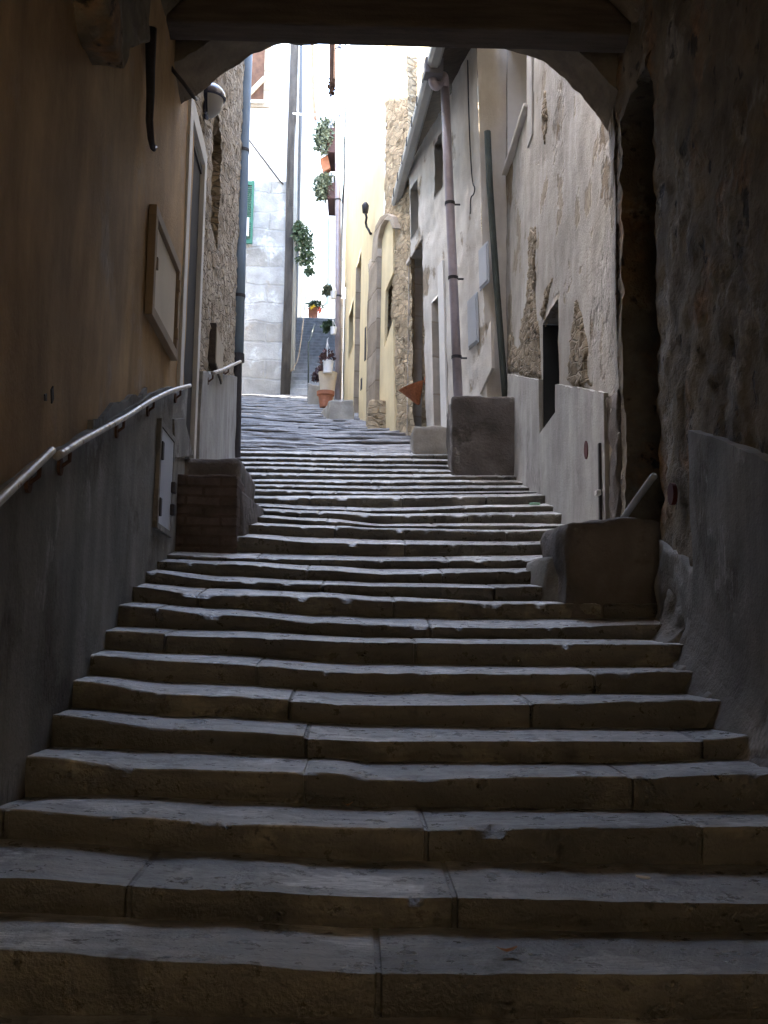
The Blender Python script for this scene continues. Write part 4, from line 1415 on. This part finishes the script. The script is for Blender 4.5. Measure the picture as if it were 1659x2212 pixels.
# meter boxes and wire on the near end of the white house
def mbox(pl, label, off=0.03):
    qs = [WF.hit(x, y, off) for x, y in pl]
    q0, q1 = min(a for a, b in qs), max(a for a, b in qs)
    z0, z1 = (qs[2][1] + qs[3][1]) / 2, (qs[0][1] + qs[1][1]) / 2
    t = thing('meter_box', WF.pt(q0, z0, 0), label, 'meter box', 'blue grey meter boxes')
    mb = MB()
    WF.panel(mb, q0, q1, z0, z1, 0.0, off - 0.012)
    mb.build('case', MT['boxblue'], t, bevel=0.006)
    mb = MB()
    WF.panel(mb, q0 + 0.03, q1 - 0.03, z0 + 0.03, z1 - 0.03, off - 0.012, off)
    mb.build('lid', MT['boxblue'], t, bevel=0.004)
mbox([(1034, 545), (1051, 512), (1051, 600), (1034, 640)], 'upper blue grey meter box beside the mossy green pipe')
mbox([(1010, 650), (1028, 628), (1028, 735), (1010, 762)], 'lower blue grey meter box right of the brown downpipe')
mb = MB()
wq = [WF.P(x, y, 0.03) for x, y in ((1010, 130), (1013, 260), (1017, 350), (1021, 398), (1026, 405), (1024, 420), (1017, 425), (1016, 445), (1016, 462))]
mb.tube(smooth_pts(wq, 2), 0.009, 6)
mb.build('cable', MT['iron'], smooth=True, label='thin dark cable looping down the white plaster beside the brown downpipe', cat='cable')
mb = MB()
WF.poly(mb, [(1031, 800), (1060, 690), (1062, 795), (1036, 852)], -0.02, 0.02)
mb.build('utility_cover', MT['white_peel'], bevel=0.004, label='pale utility cover low on the wall above the big stoop', cat='utility cover')

# stoops along the right row
def stoop(name, x0, x1, Yf, Yr, py_top, px_top, m, label, zb, skew=0.0, amp=0.014):
    zt = at(px_top, py_top, Yf).z
    t = MB()
    t.prism([V(x0, Yf, zb), V(x1, Yf, zb), V(x1 - skew, Yr, zb), V(x0 - skew, Yr, zb)], (0, 0, zt - zb))
    t.build(name, MT[m], bevel=0.03, sub=4, amp=amp * 1.6, freq=4, label=label, cat='stoop', group='stoops along the right houses')
stoop('stone_stoop', at(977, 940, 11.55).x, 1.85, 11.55, 12.5, 857, 1040, 'block', 'big brown stone stoop below the pipes on the right', zstreet(11.5) - 0.5, -0.02)
stoop('stone_stoop', at(893, 950, 13.15).x, 1.5, 13.15, 14.1, 920, 930, 'block_pale', 'low grey stone stoop behind the big brown stoop', zstreet(13.0) - 0.4, 0.0)
stoop('stone_stoop', at(713, 880, 18.6).x, at(765, 880, 18.6).x, 18.6, 19.6, 864, 740, 'block_pale', 'small pale stone stoop beside the terracotta pot', zstreet(18.6) - 0.4, 0.2)
mb = MB()
b0 = at(812, 912, 16.9)
mb.abox(b0.x - 0.14, b0.x + 0.22, 16.9, 17.5, zstreet(16.9) - 0.2, at(812, 862, 16.9).z)
mb.build('guard_stone', MT['rubble_warm'], bevel=0.08, sub=3, amp=0.04, freq=3, label='rounded guard stone at the foot of the yellow arch', cat='guard stone')

# terracotta wall planter
pc = at(912, 832, 14.75)
mb = MB()
cq, cz = WF.hit(912, 832)
tpz = at(912, 812, 14.6).z
base = WF.pt(cq, tpz, 0.05) + V(0.05, 0, 0.07)
mb.lathe(base + V(-0.05, 0, -0.36), [(0.0, 0), (0.03, 0.02), (0.10, 0.15), (0.18, 0.28), (0.205, 0.32), (0.18, 0.32), (0.15, 0.26), (0.0, 0.24)], 20, (-0.38, -0.1, 0.92))
mb.tube([base + V(0.05, 0.1, 0.0), base + V(0.06, 0.12, 0.12)], 0.02, 8)
mb.build('wall_planter', MT['wicker'], smooth=True, label='conical terracotta planter hanging at the doorway of the white house', cat='planter')

# ------------------------------------------------------------------ stone and yellow houses of the upper right row
f2, f3, f4 = WF.sY(17.25), WF.sY(18.9), WF.sY(23.2) + 0.35
yh = thing('rubble_arch_house', (0.5, 16.5, 3.5), 'warm rubble house with a blind arch filled with yellow plaster', 'house')
wa, wb = WF.hit(846, 650)[0], WF.hit(831, 650)[0]
wz, wt = WF.hit(832, 735)[1], WF.hit(832, 600)[1]
mb = MB()
WF.face(mb, f1, f2, 2.6, 9.6, 0.06, holes=[(wa, wb, wz, wt, 0.35)], amp=0.02, freq=4, low=1.5, rock=True)
a_, b_ = WF.pt(f1, 0), WF.pt(f2, 0)
mb.abox(a_.x + 0.03, a_.x + 3, 15.72, 15.85, 3, 9.6)
mb.build('stone_wall', MT['rubble_warm'], yh, smooth=True)
mb = MB()
WF.panel(mb, wa - 0.1, wb + 0.1, wz - 0.1, wt + 0.1, -0.42, -0.35)
mb.build('window', MT['glassdark'], yh)
mb = MB()
WF.poly(mb, [(812, 560), (818, 505), (830, 474), (843, 474), (849, 500), (849, 590), (833, 628), (830, 752), (849, 690), (853, 935), (822, 935)], -0.02, 0.03)
mb.build('plaster_infill', MT['yellow'], yh)
qc0, qc1 = WF.hit(825, 700)[0], WF.hit(804, 700)[0]
zsp = WF.hit(815, 560)[1]
mb = MB()
WF.slab(mb, qc0, qc1, zgF, lambda q: zsp + 0.02, -0.05, 0.09, g=0.06, amp=0.025, freq=5)
mb.build('arch_pier', MT['jambstone'], yh, smooth=True)
mb = MB()
WF.poly(mb, [(802, 566), (805, 520), (811, 488), (821, 468), (834, 460), (847, 466), (853, 492), (848, 494), (841, 476), (831, 475), (823, 488), (816, 515), (813, 566)], -0.03, 0.10)
mb.build('blind_arch', MT['jambstone'], yh, bevel=0.01)

yl = thing('yellow_house', (0, 20, 5), 'sunlit yellow plaster house with deep doorways past the blind arch', 'house')
y1a, y1b = WF.hit(777, 750)[0], WF.hit(768, 750)[0]
y1t = WF.hit(768, 590)[1]
y2a, y2b = WF.hit(763, 700)[0], WF.hit(754, 700)[0]
y2z, y2t = WF.hit(755, 765)[1], WF.hit(755, 680)[1]
y3a, y3b = WF.hit(745, 750)[0], WF.hit(736, 750)[0]
y3t = WF.hit(737, 650)[1]
mb = MB()
WF.face(mb, f2, f4, 3.2, 11.5, 0.15, holes=[(y1a, y1b, 3.2, y1t, 0.3), (y2a, y2b, y2z, y2t, 0.25), (y3a, y3b, 3.2, y3t, 0.3)], amp=0.008, freq=2, low=1.5)
p_ = WF.pt(f2, 0)
mb.abox(p_.x + 0.02, p_.x + 3, 17.27, 17.4, 5, 11.5)
mb.build('plaster_wall', MT['yellow'], yl, smooth=True)
for (a, b, z0, z1, dp_, nm) in ((y1a, y1b, 3.5, y1t, 0.3, 'door'), (y2a, y2b, y2z, y2t, 0.25, 'window'), (y3a, y3b, 3.5, y3t, 0.3, 'door')):
    mb = MB()
    WF.panel(mb, a - 0.1, b + 0.1, z0 - 0.05, z1 + 0.05, -dp_ - 0.06, -dp_)
    mb.build(nm, MT['wood_pale'] if nm == 'door' else MT['glassdark'], yl)
mb = MB()
WF.panel(mb, y1b - 0.012, y1b, 3.6, y1t, -0.28, 0.02)
mb.build('jamb', MT['jambstone'], yl)
mb = MB()
WF.panel(mb, y3b - 0.012, y3b, 3.6, y3t, -0.28, 0.02)
mb.build('jamb', MT['jambstone'], yl)
for (x, y0, y1) in ((790, 708, 778), (781, 818, 842)):
    mb = MB()
    q, z = WF.hit(x, (y0 + y1) / 2)
    WF.panel(mb, q - 0.06, q + 0.06, WF.hit(x, y1)[1], WF.hit(x, y0)[1], 0.0, 0.012)
    mb.build('vent_slot', MT['iron'], yl)
mb = MB()
P = [WF.P(x, y, 0.06 + i * 0.02) for i, (x, y) in enumerate(((800, 505), (797, 498), (792, 490), (790, 480), (792, 470), (789, 460)))]
mb.tube([WF.P(802, 504, 0.0)] + P, 0.022, 8)
mb.lathe(P[-1] + V(0, 0, 0.0), [(0.0, -0.02), (0.05, 0), (0.07, 0.14), (0.03, 0.2), (0.0, 0.22)], 10)
mb.build('lantern_bracket', MT['iron'], smooth=True, label='dark iron lantern bracket sticking out of the sunlit wall', cat='lantern')

dp2 = thing('downpipe', at(729, 862, 23.0), 'tall purplish downpipe at the far end of the yellow house', 'downpipe', 'downpipes along the street')
mb = MB()
mb.tube([at(731.5, -60, 22.9), at(730.5, 300, 22.9), at(730, 600, 22.9), at(730, 862, 22.9)], 0.068, 16)
mb.build('pipe', MT['purplepipe'], dp2, smooth=True)
for y in (105, 432, 640):
    p = at(730.5, y, 22.9)
    mb = MB()
    mb.tube([p - V(0, 0, 0.02), p + V(0, 0, 0.02)], 0.076, 16)
    mb.build('collar', MT['iron'], dp2)

# ------------------------------------------------------------------ far left house facing the street
YL = 25.8
fh = thing('pale_stone_house', at(580, 852, YL), 'tall pale stone house closing the street at the far left', 'house')
xc0, xc1 = at(400, 600, YL).x, at(622, 600, YL).x
zb1 = zstreet(25.5) - 0.4
zmid = at(580, 392, YL).z
mb = MB()
nxg, nzg = 40, 110
o = len(mb.v)
for j in range(nzg + 1):
    for i in range(nxg + 1):
        x = xc0 + (xc1 - xc0) * i / nxg
        z = zb1 + (19 - zb1) * j / nzg
        p = V(x, YL, z)
        p.y += (0.05 if z < zmid else 0.012) * fbm(p, 1.6)
        mb.v.append(p)
for j in range(nzg):
    for i in range(nxg):
        a = o + j * (nxg + 1) + i
        mb.f.append((a, a + 1, a + nxg + 2, a + nxg + 1))
split = [k for k, f_ in enumerate(mb.f) if mb.v[f_[0]].z >= zmid]
up = MB(); up.v = list(mb.v); up.f = [mb.f[k] for k in split]
lo = MB(); lo.v = list(mb.v); lo.f = [f_ for k, f_ in enumerate(mb.f) if k not in set(split)]
def prune(b):
    used = sorted({i for f_ in b.f for i in f_})
    mp = {u: k for k, u in enumerate(used)}
    b.v = [b.v[u] for u in used]
    b.f = [tuple(mp[i] for i in f_) for f_ in b.f]
prune(up); prune(lo)
lo.build('stone_wall', MT['ashlar'], fh, smooth=True)
up.build('plaster_wall', MT['white'], fh, smooth=True)
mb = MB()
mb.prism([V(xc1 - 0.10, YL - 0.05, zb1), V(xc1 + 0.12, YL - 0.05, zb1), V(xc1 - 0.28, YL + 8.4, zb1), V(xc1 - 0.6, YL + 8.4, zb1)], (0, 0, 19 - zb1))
mb.build('side_wall', MT['sideshade'], fh, sub=2, amp=0.03, freq=2)
mb = MB()
q0, q1 = at(536, 95, YL), at(582, 234, YL)
mb.abox(q0.x - 0.5, q1.x, YL - 0.06, YL + 0.05, q1.z, q1.z + 0.09)
mb.abox(q1.x - 0.16, q1.x, YL - 0.06, YL + 0.05, q1.z + 0.09, q0.z + 0.9)
wf = mb.build('window_frame', MT['jambstone'], fh)
mb = MB()
mb.abox(q0.x - 0.5, q1.x - 0.16, YL - 0.02, YL + 0.03, q1.z + 0.2, q0.z + 0.9)
mb.build('pane', MT['rust'], wf)
mb = MB()
mb.abox(q0.x - 0.5, q1.x - 0.16, YL - 0.10, YL - 0.02, q1.z + 0.1, q1.z + 0.18)
mb.build('sill', MT['white'], wf)
mb = MB()
a, b = at(536, 205, YL - 0.06), at(572, 168, YL - 0.06)
mb.box((a + b) / 2, (b - a) / 2, (0, 0.02, 0), V(-0.04, 0, 0.05))
mb.build('brace', MT['wood_pale'], wf)
sh = thing('green_shutter', at(530, 525, YL - 0.1), 'green wooden shutter open beside the blue pipe', 'shutter')
a, b = at(522, 390, YL - 0.12), at(545, 526, YL - 0.12)
mb = MB()
mb.abox(a.x, a.x + 0.05, YL - 0.13, YL - 0.07, b.z, a.z)
mb.abox(b.x - 0.06, b.x, YL - 0.13, YL - 0.07, b.z, a.z)
for t in (0, 0.33, 0.93):
    zz = b.z + (a.z - b.z) * t
    mb.abox(a.x + 0.05, b.x - 0.06, YL - 0.13, YL - 0.07, zz, zz + 0.1)
mb.build('frame', MT['greenpaint'], sh)
mb = MB()
nsl = 26
for i in range(nsl):
    zz = b.z + 0.1 + (a.z - b.z - 0.25) * i / nsl
    mb.box(V((a.x + b.x) / 2, YL - 0.10, zz + 0.03), ((b.x - a.x) / 2 - 0.05, 0, 0), (0, 0.02, 0.02), (0, -0.004, 0.004))
mb.build('louvres', MT['greenpaint'], sh)
mb = MB()
c0, c1 = at(532, 470, YL - 0.14), at(537, 510, YL - 0.14)
mb.abox(c0.x - 0.1, c1.x, YL - 0.145, YL - 0.135, c1.z - 0.0, c0.z)
mb.build('paper_notice', MT['paper'], label='white paper notice stuck to the green shutter', cat='notice')
mb = MB()
mb.tube([at(536, 300, YL - 0.05), at(570, 345, YL - 0.04), at(604, 390, YL - 0.05), at(612, 398, YL)], 0.02, 6)
mb.build('cable', MT['iron'], smooth=True, label='thin black cable running diagonally down the pale stone house', cat='cable')
for (xa_, xb_, r, lab) in ((642, 631, 0.03, 'thin grey pipe down the corner of the pale stone house'), (646, 636, 0.038, 'thicker dark pipe down the shaded side of the pale stone house')):
    mb = MB()
    mb.tube([at(xa_, -40, YL + 0.0 - 0.02), at((xa_ + xb_) / 2, 400, YL - 0.02), at(xb_ - 2, 800, YL - 0.02)], r, 8)
    mb.build('wall_pipe', MT['iron'] if r > 0.04 else MT['gutter'], smooth=True, label=lab, cat='pipe', group='pipes on the corner of the pale stone house')
mb = MB()
mb.tube(smooth_pts([at(660, 640, YL - 0.1), at(655, 700, YL - 0.12), at(645, 775, YL - 0.12), at(634, 795, YL - 0.08), at(628, 802, YL)], 2), 0.013, 6)
mb.build('cable', MT['jambstone'], smooth=True, label='pale loose cable dangling down the dark corner of the stone house', cat='cable')

rnd = random.Random(11)
mb = MB()
for (x, y, r, n_) in ((652, 505, 0.24, 240), (659, 530, 0.24, 240), (665, 555, 0.17, 160), (668, 585, 0.10, 90), (645, 490, 0.14, 120), (652, 560, 0.12, 100)):
    mb.leaves(at(x, y, YL - 0.25), (r, r, r * 1.15), n_, 0.10, rnd, 0.4)
mb.build('climbing_plant', MT['leaf'], label='dark green climbing plant hanging from the corner of the stone house', cat='plant')

# ------------------------------------------------------------------ upper stairs and terrace
YS0, YS1 = 25.9, 33.6
zs0 = zB - 0.02
zs1 = at(690, 693, YS1).z
us = thing('upper_stairs', (-1.0, 26, zs0), 'steep shaded stone stairs climbing to the far terrace', 'stairs', kind='structure')
ns = 24
for i in range(ns):
    y0 = YS0 + (YS1 - YS0) * i / ns
    z1 = zs0 + (zs1 - zs0) * (i + 1) / ns
    mb = MB()
    mb.abox(-2.3, 0.4, y0, YS1 if i == ns - 1 else y0 + (YS1 - YS0) / ns + 0.05, z1 - 0.5, z1)
    mb.build('step', MT['stairstone'], us, bevel=0.015)
mb = MB()
mb.abox(-6, 4, YS1 + 0.02, 60, zs1 - 0.6, zs1 - 0.01)
mb.build('terrace', MT['block_pale'], kind='structure', label='paved terrace at the top of the far stairs', cat='terrace')

# parapet with rail post at the foot of the stairs
pr = thing('parapet', at(672, 880, 22.6), 'low pale parapet with a thin rail post at the foot of the far stairs', 'parapet')
a, b = at(664, 880, 22.6), at(690, 832, 22.6)
mb = MB()
mb.prism([V(a.x, 22.6, a.z - 0.3), V(b.x + 0.1, 22.6, a.z - 0.3), V(b.x + 0.1, 22.6, b.z), V(a.x + 0.12, 22.6, b.z), V(a.x, 22.6, b.z + 0.05)], (0, 2.6, 0.25))
mb.build('wall', MT['block_pale'], pr, bevel=0.02, sub=2, amp=0.015, freq=4)
mb = MB()
mb.tube([at(666, 868, 22.7), at(666.5, 738, 22.7)], 0.018, 8)
mb.tube([at(666.5, 745, 22.7), at(680, 700, 26.0)], 0.018, 8)
mb.build('rail_post', MT['greenpole'], pr, smooth=True)

# pots at the foot of the stairs
pt_ = thing('terracotta_pot', at(703, 881, 21.3), 'large terracotta pot with a rolled rim beside the purplish downpipe', 'pot')
cb = at(703, 881, 21.3)
mb = MB()
H = at(703, 846, 21.3).z - cb.z
mb.lathe(cb, [(0.0, 0), (0.115, 0), (0.12, 0.01), (0.155, H * 0.74), (0.185, H * 0.75), (0.19, H), (0.165, H), (0.15, H * 0.85), (0.0, H * 0.82)], 28)
mb.build('pot', MT['terracotta'], pt_, smooth=False, bevel=0.004)
mb = MB()
mb.abox(cb.x - 0.06, cb.x + 0.02, 21.08, 21.12, cb.z - 0.02, cb.z + 0.13)
mb.build('foot', MT['terracotta'], pt_, bevel=0.02)
mb = MB()
uc = at(707, 850, 21.9)
zu = at(707, 806, 21.9).z
mb.lathe(uc - V(0, 0, 0.3), [(0.0, 0), (0.13, 0), (0.15, 0.3), (0.20, 0.3 + zu - uc.z - 0.03), (0.21, 0.3 + zu - uc.z), (0.0, 0.3 + zu - uc.z)], 24)
mb.build('urn', MT['urn'], smooth=False, label='tall beige clay urn standing behind the terracotta pot', cat='urn')

def hanging_pot(px, py_top, py_bot, px_w, Y, label, leaf, hook, n_, seed, dx=0):
    c = at(px, py_bot, Y)
    h = at(px, py_top, Y).z - c.z
    r = px_w / F * Y / 2
    t = thing('hanging_pot', c, label, 'hanging pot', 'white hanging pots by the downpipe')
    mb = MB()
    mb.lathe(c, [(0.0, 0), (r * 0.78, 0), (r, h * 0.93), (r * 1.05, h * 0.94), (r * 1.05, h), (r * 0.92, h), (r * 0.88, h * 0.8), (0.0, h * 0.75)], 24)
    mb.build('pot', MT['potwhite'], t, smooth=False)
    mb = MB()
    top = at(px - 1, hook, Y)
    for k in range(3):
        a = 2.1 * k + 0.4
        mb.tube([c + V(r * math.cos(a), r * math.sin(a), h), top], 0.007, 6)
    mb.tube([top, top + V(0, 0, 0.06), top + V(0.03, 0, 0.09)], 0.008, 6)
    mb.build('hanger', MT['rope'], t)
    mb = MB()
    rn = random.Random(seed)
    mb.leaves(c + V(dx, 0, h * 1.35), (r * 1.15, r * 1.1, h * 0.6), n_ // 2, 0.08, rn)
    mb.leaves(c + V(dx - r * 0.7, 0, h * 1.1), (r * 0.9, r * 0.8, h * 0.7), n_ // 3, 0.09, rn, 0.6)
    mb.build('foliage', MT[leaf], t)
hanging_pot(708, 780, 806, 25, 21.7, 'lowest white hanging pot with dark stems above the beige urn', 'leaf_red', 738, 260, 3)
hanging_pot(720, 707, 722, 15, 22.6, 'small white hanging pot with green leaves above the lowest pot', 'leaf', 690, 260, 4, -0.12)
hanging_pot(720, 630, 645, 15, 22.6, 'topmost white hanging pot with straggling grey leaves', 'leaf_grey', 605, 320, 5, -0.12)
mb = MB()
rnd = random.Random(21)
mb.leaves(at(684, 812, 22.3), (0.09, 0.1, 0.13), 130, 0.07, rnd, 0.4)
mb.leaves(at(690, 798, 22.3), (0.08, 0.08, 0.06), 50, 0.07, rnd)
mb.build('shrub', MT['leaf_red'], label='small dark red shrub on the parapet left of the beige urn', cat='shrub')

# ------------------------------------------------------------------ right house past the downpipe, planters and rope
WG = Wall([(-0.42, 23.6), (-0.62, 27.0), (-0.60, 34.0)], -1)
gh = thing('white_house', (-0.4, 28, 8), 'white house past the purplish downpipe with planters at its windows', 'house')
mb = MB()
WG.face(mb, 0, WG.L[-1], 5.0, 17.5, 0.4, amp=0.01)
mb.abox(-0.40, 3, 23.55, 23.62, 5.0, 17.5)
mb.build('wall', MT['white'], gh, smooth=False)
for (z0, z1) in ((at(715, 335, 26).z, at(715, 262, 26).z), (at(715, 432, 26).z, at(715, 378, 26).z)):
    mb = MB()
    WG.panel(mb, 1.4, 2.6, z0, z1 + 0.4, 0.0, 0.03)
    mb.build('window', MT['glassdark'], gh)
def planter(pyt, pyb, label, seed, spread):
    Y = 25.2
    t = thing('window_planter', at(716, pyb, Y), label, 'planter', 'window planters of the white house')
    a, b = at(708, pyt + 25, Y), at(724, pyb, Y)
    mb = MB()
    mb.abox(a.x, b.x + 0.05, Y - 0.1, Y + 1.0, b.z, a.z)
    mb.build('trough', MT['boxred'], t, bevel=0.01)
    for dx in (0.02, 0.1):
        mb = MB()
        mb.abox(a.x + dx, a.x + dx + 0.05, Y - 0.12, Y - 0.1, a.z - 0.02, a.z + 0.22)
        mb.build('clip', MT['boxblue'], t)
    mb = MB()
    rn = random.Random(seed)
    zc_ = (a.z + b.z) / 2
    mb.leaves(V(a.x - 0.10, Y - 0.02, zc_ + 0.12), (0.24, 0.3, spread), 700, 0.11, rn, 0.5)
    mb.leaves(V(a.x + 0.05, Y + 0.1, a.z + 0.12), (0.22, 0.3, 0.14), 250, 0.11, rn)
    mb.build('foliage', MT['leaf_grey'], t)
planter(254, 333, 'upper window planter trailing grey green plants beside the downpipe', 1, 0.46)
planter(372, 432, 'lower window planter trailing grey green plants beside the downpipe', 2, 0.34)
mb = MB()
a, b = at(694, 348, 25.3), at(714, 372, 25.3)
mb.prism([at(691, 342, 25.3), at(708, 334, 25.3), at(714, 362, 25.3), at(699, 371, 25.3)], (0, 0.25, 0))
mb.build('clay_trough', MT['terracotta'], bevel=0.01, label='tilted terracotta trough between the two window planters', cat='trough')
mb = MB()
mb.tube([at(634, 245, 25.6), at(660, 248.5, 25), at(690, 248.5, 24.3), at(736, 246, 22.8)], 0.028, 8)
mb.build('rope', MT['rope'], smooth=True, label='white line stretched across the street above the planters', cat='rope')

# ------------------------------------------------------------------ far houses above the terrace
def farhouse(name, poly, m, label, parts=()):
    t = thing(name, poly[0], label, 'house')
    mb = MB()
    x0, x1, y0, y1, z0, z1 = poly[1]
    mb.abox(x0, x1, y0, y1, z0, z1)
    mb.build('wall', MT[m], t)
    return t
zt_ = zs1 - 0.3
xa_ = at(655, 560, 36).x
fa = farhouse('cream_house', (V(-4, 38, zt_), (-6, at(667, 560, 38).x, 34.5, 44, zt_, 21)), 'cream', 'cream house at the left of the far terrace')
mb = MB()
p = at(680, 100, 37)
mb.tube([at(672, -40, 34.4), at(676, 200, 34.4), at(682, 260, 34.4)], 0.06, 8)
mb.build('eaves_pipe', MT['tile'], fa)
fb = farhouse('ivory_house', (V(-1, 46, zt_), (-3.0, 1.5, 46, 50, zt_, 24)), 'white', 'white house closing the view behind the far terrace')
mb = MB()
a, b = at(712, 560, 45.95), at(704, 490, 45.95)
mb.abox(b.x, a.x, 45.93, 45.99, a.z, b.z)
mb.build('window', MT['boxblue'], fb)
for x in (664, 670):
    mb = MB()
    mb.tube([at(x, 430, 45.9), at(x, 685, 45.9)], 0.05, 8)
    mb.build('wall_pipe', MT['terracotta'], fb, smooth=True)
mb = MB()
mb.tube(smooth_pts([at(711, 470, 40), at(710, 640, 40), at(707, 655, 40), at(701, 656, 40)], 2), 0.07, 8)
mb.build('wall_pipe', MT['gutter'], smooth=True, label='bent grey pipe low on the wall above the far terrace', cat='pipe')
mb = MB()
mb.abox(at(722, 140, 28).x, at(731, 140, 28).x, 27.5, 28, at(722, 190, 28).z, at(722, 60, 28).z)
mb.build('tiled_canopy', MT['tile'], label='reddish tiled canopy high beside the purplish downpipe', cat='canopy')
mb = MB()
mb.tube([at(716, -20, 28), at(717, 120, 28), at(716, 200, 28)], 0.07, 8)
mb.leaves(at(717, 190, 28), (0.1, 0.1, 0.25), 120, 0.1, random.Random(8), 0.5)
mb.build('hanging_vine', MT['rust'], label='brown vine stem hanging beside the tiled canopy', cat='vine')

tp_ = thing('flower_pot', at(676, 692, 34.5), 'brown flower pot with yellow and red flowers on the far terrace', 'flower pot')
c = at(676, 692, 34.5)
mb = MB()
mb.abox(c.x - 0.16, c.x + 0.16, 34.35, 34.65, c.z + 0.12, c.z + 0.42)
mb.build('pot', MT['terracotta'], tp_, bevel=0.02)
for dx in (-0.13, 0.0, 0.13):
    mb = MB()
    mb.tube([c + V(dx, -0.1, -0.02), c + V(dx, -0.1, 0.13)], 0.012, 6)
    mb.build('leg', MT['iron'], tp_)
mb = MB()
mb.leaves(c + V(0.08, 0, 0.52), (0.28, 0.18, 0.16), 260, 0.1, random.Random(31))
mb.build('foliage', MT['leaf'], tp_)
for (x, y, m) in ((674, 664, 'flower_y'), (678, 661, 'flower_y'), (692, 668, 'flower_r'), (691, 673, 'flower_r')):
    mb = MB()
    mb.leaves(at(x, y, 34.3), (0.05, 0.04, 0.05), 30, 0.06, random.Random(x))
    mb.build('flower', MT[m], tp_)

# ------------------------------------------------------------------ small things on the steps
def on_step(px, k, frac=0.5):
    Y = ystep(k) + 0.4 * frac
    X = (px - 770) / F * Y
    z = zline(k, 2)(X) * (1 - frac) + zline(k, 1)(X) * frac
    return V(X, Y, z + 0.008)
p = on_step(1154, 17, 0.1)
mb = MB()
mb.prism([p + V(-0.05, 0, 0), p + V(-0.02, -0.025, 0), p + V(0.045, -0.02, 0), p + V(0.055, 0.015, 0), p + V(-0.03, 0.03, 0)], (0.004, 0, 0.022))
mb.build('glass_scrap', MT['litter'], bevel=0.004, label='pale green scrap lying on a step near the right wall', cat='litter')
def leaf(px, k, frac, s, rot, label):
    p = on_step(px, k, frac)
    mb = MB()
    pts = []
    for i in range(12):
        a = 2 * math.pi * i / 12
        q = V(math.cos(a) * s, math.sin(a) * s * 0.45, 0.006 + 0.01 * math.cos(a) ** 2)
        pts.append(p + Matrix.Rotation(rot, 3, 'Z') @ q)
    mb.add(pts + [p + V(0, 0, 0.002)], [(i, (i + 1) % 12, 12) for i in range(12)])
    mb.build('dry_leaf', MT['dryleaf'], label=label, cat='leaf', group='dry leaves on the steps')
leaf(1092, 0, 0.35, 0.028, 0.1, 'orange dry leaf on the lowest visible tread, right of centre')
leaf(757, 2, 0.9, 0.02, 0.3, 'small dry leaf against the riser of a lower step')
p = on_step(1377, 1, 0.5)
mb = MB()
mb.tube([p + V(-0.015, 0.012, 0.004), p + V(0.02, -0.014, 0.004)], 0.004, 8)
mb.build('cigarette_butt', MT['paper'], label='pale cigarette butt on a wide tread at lower right', cat='litter')
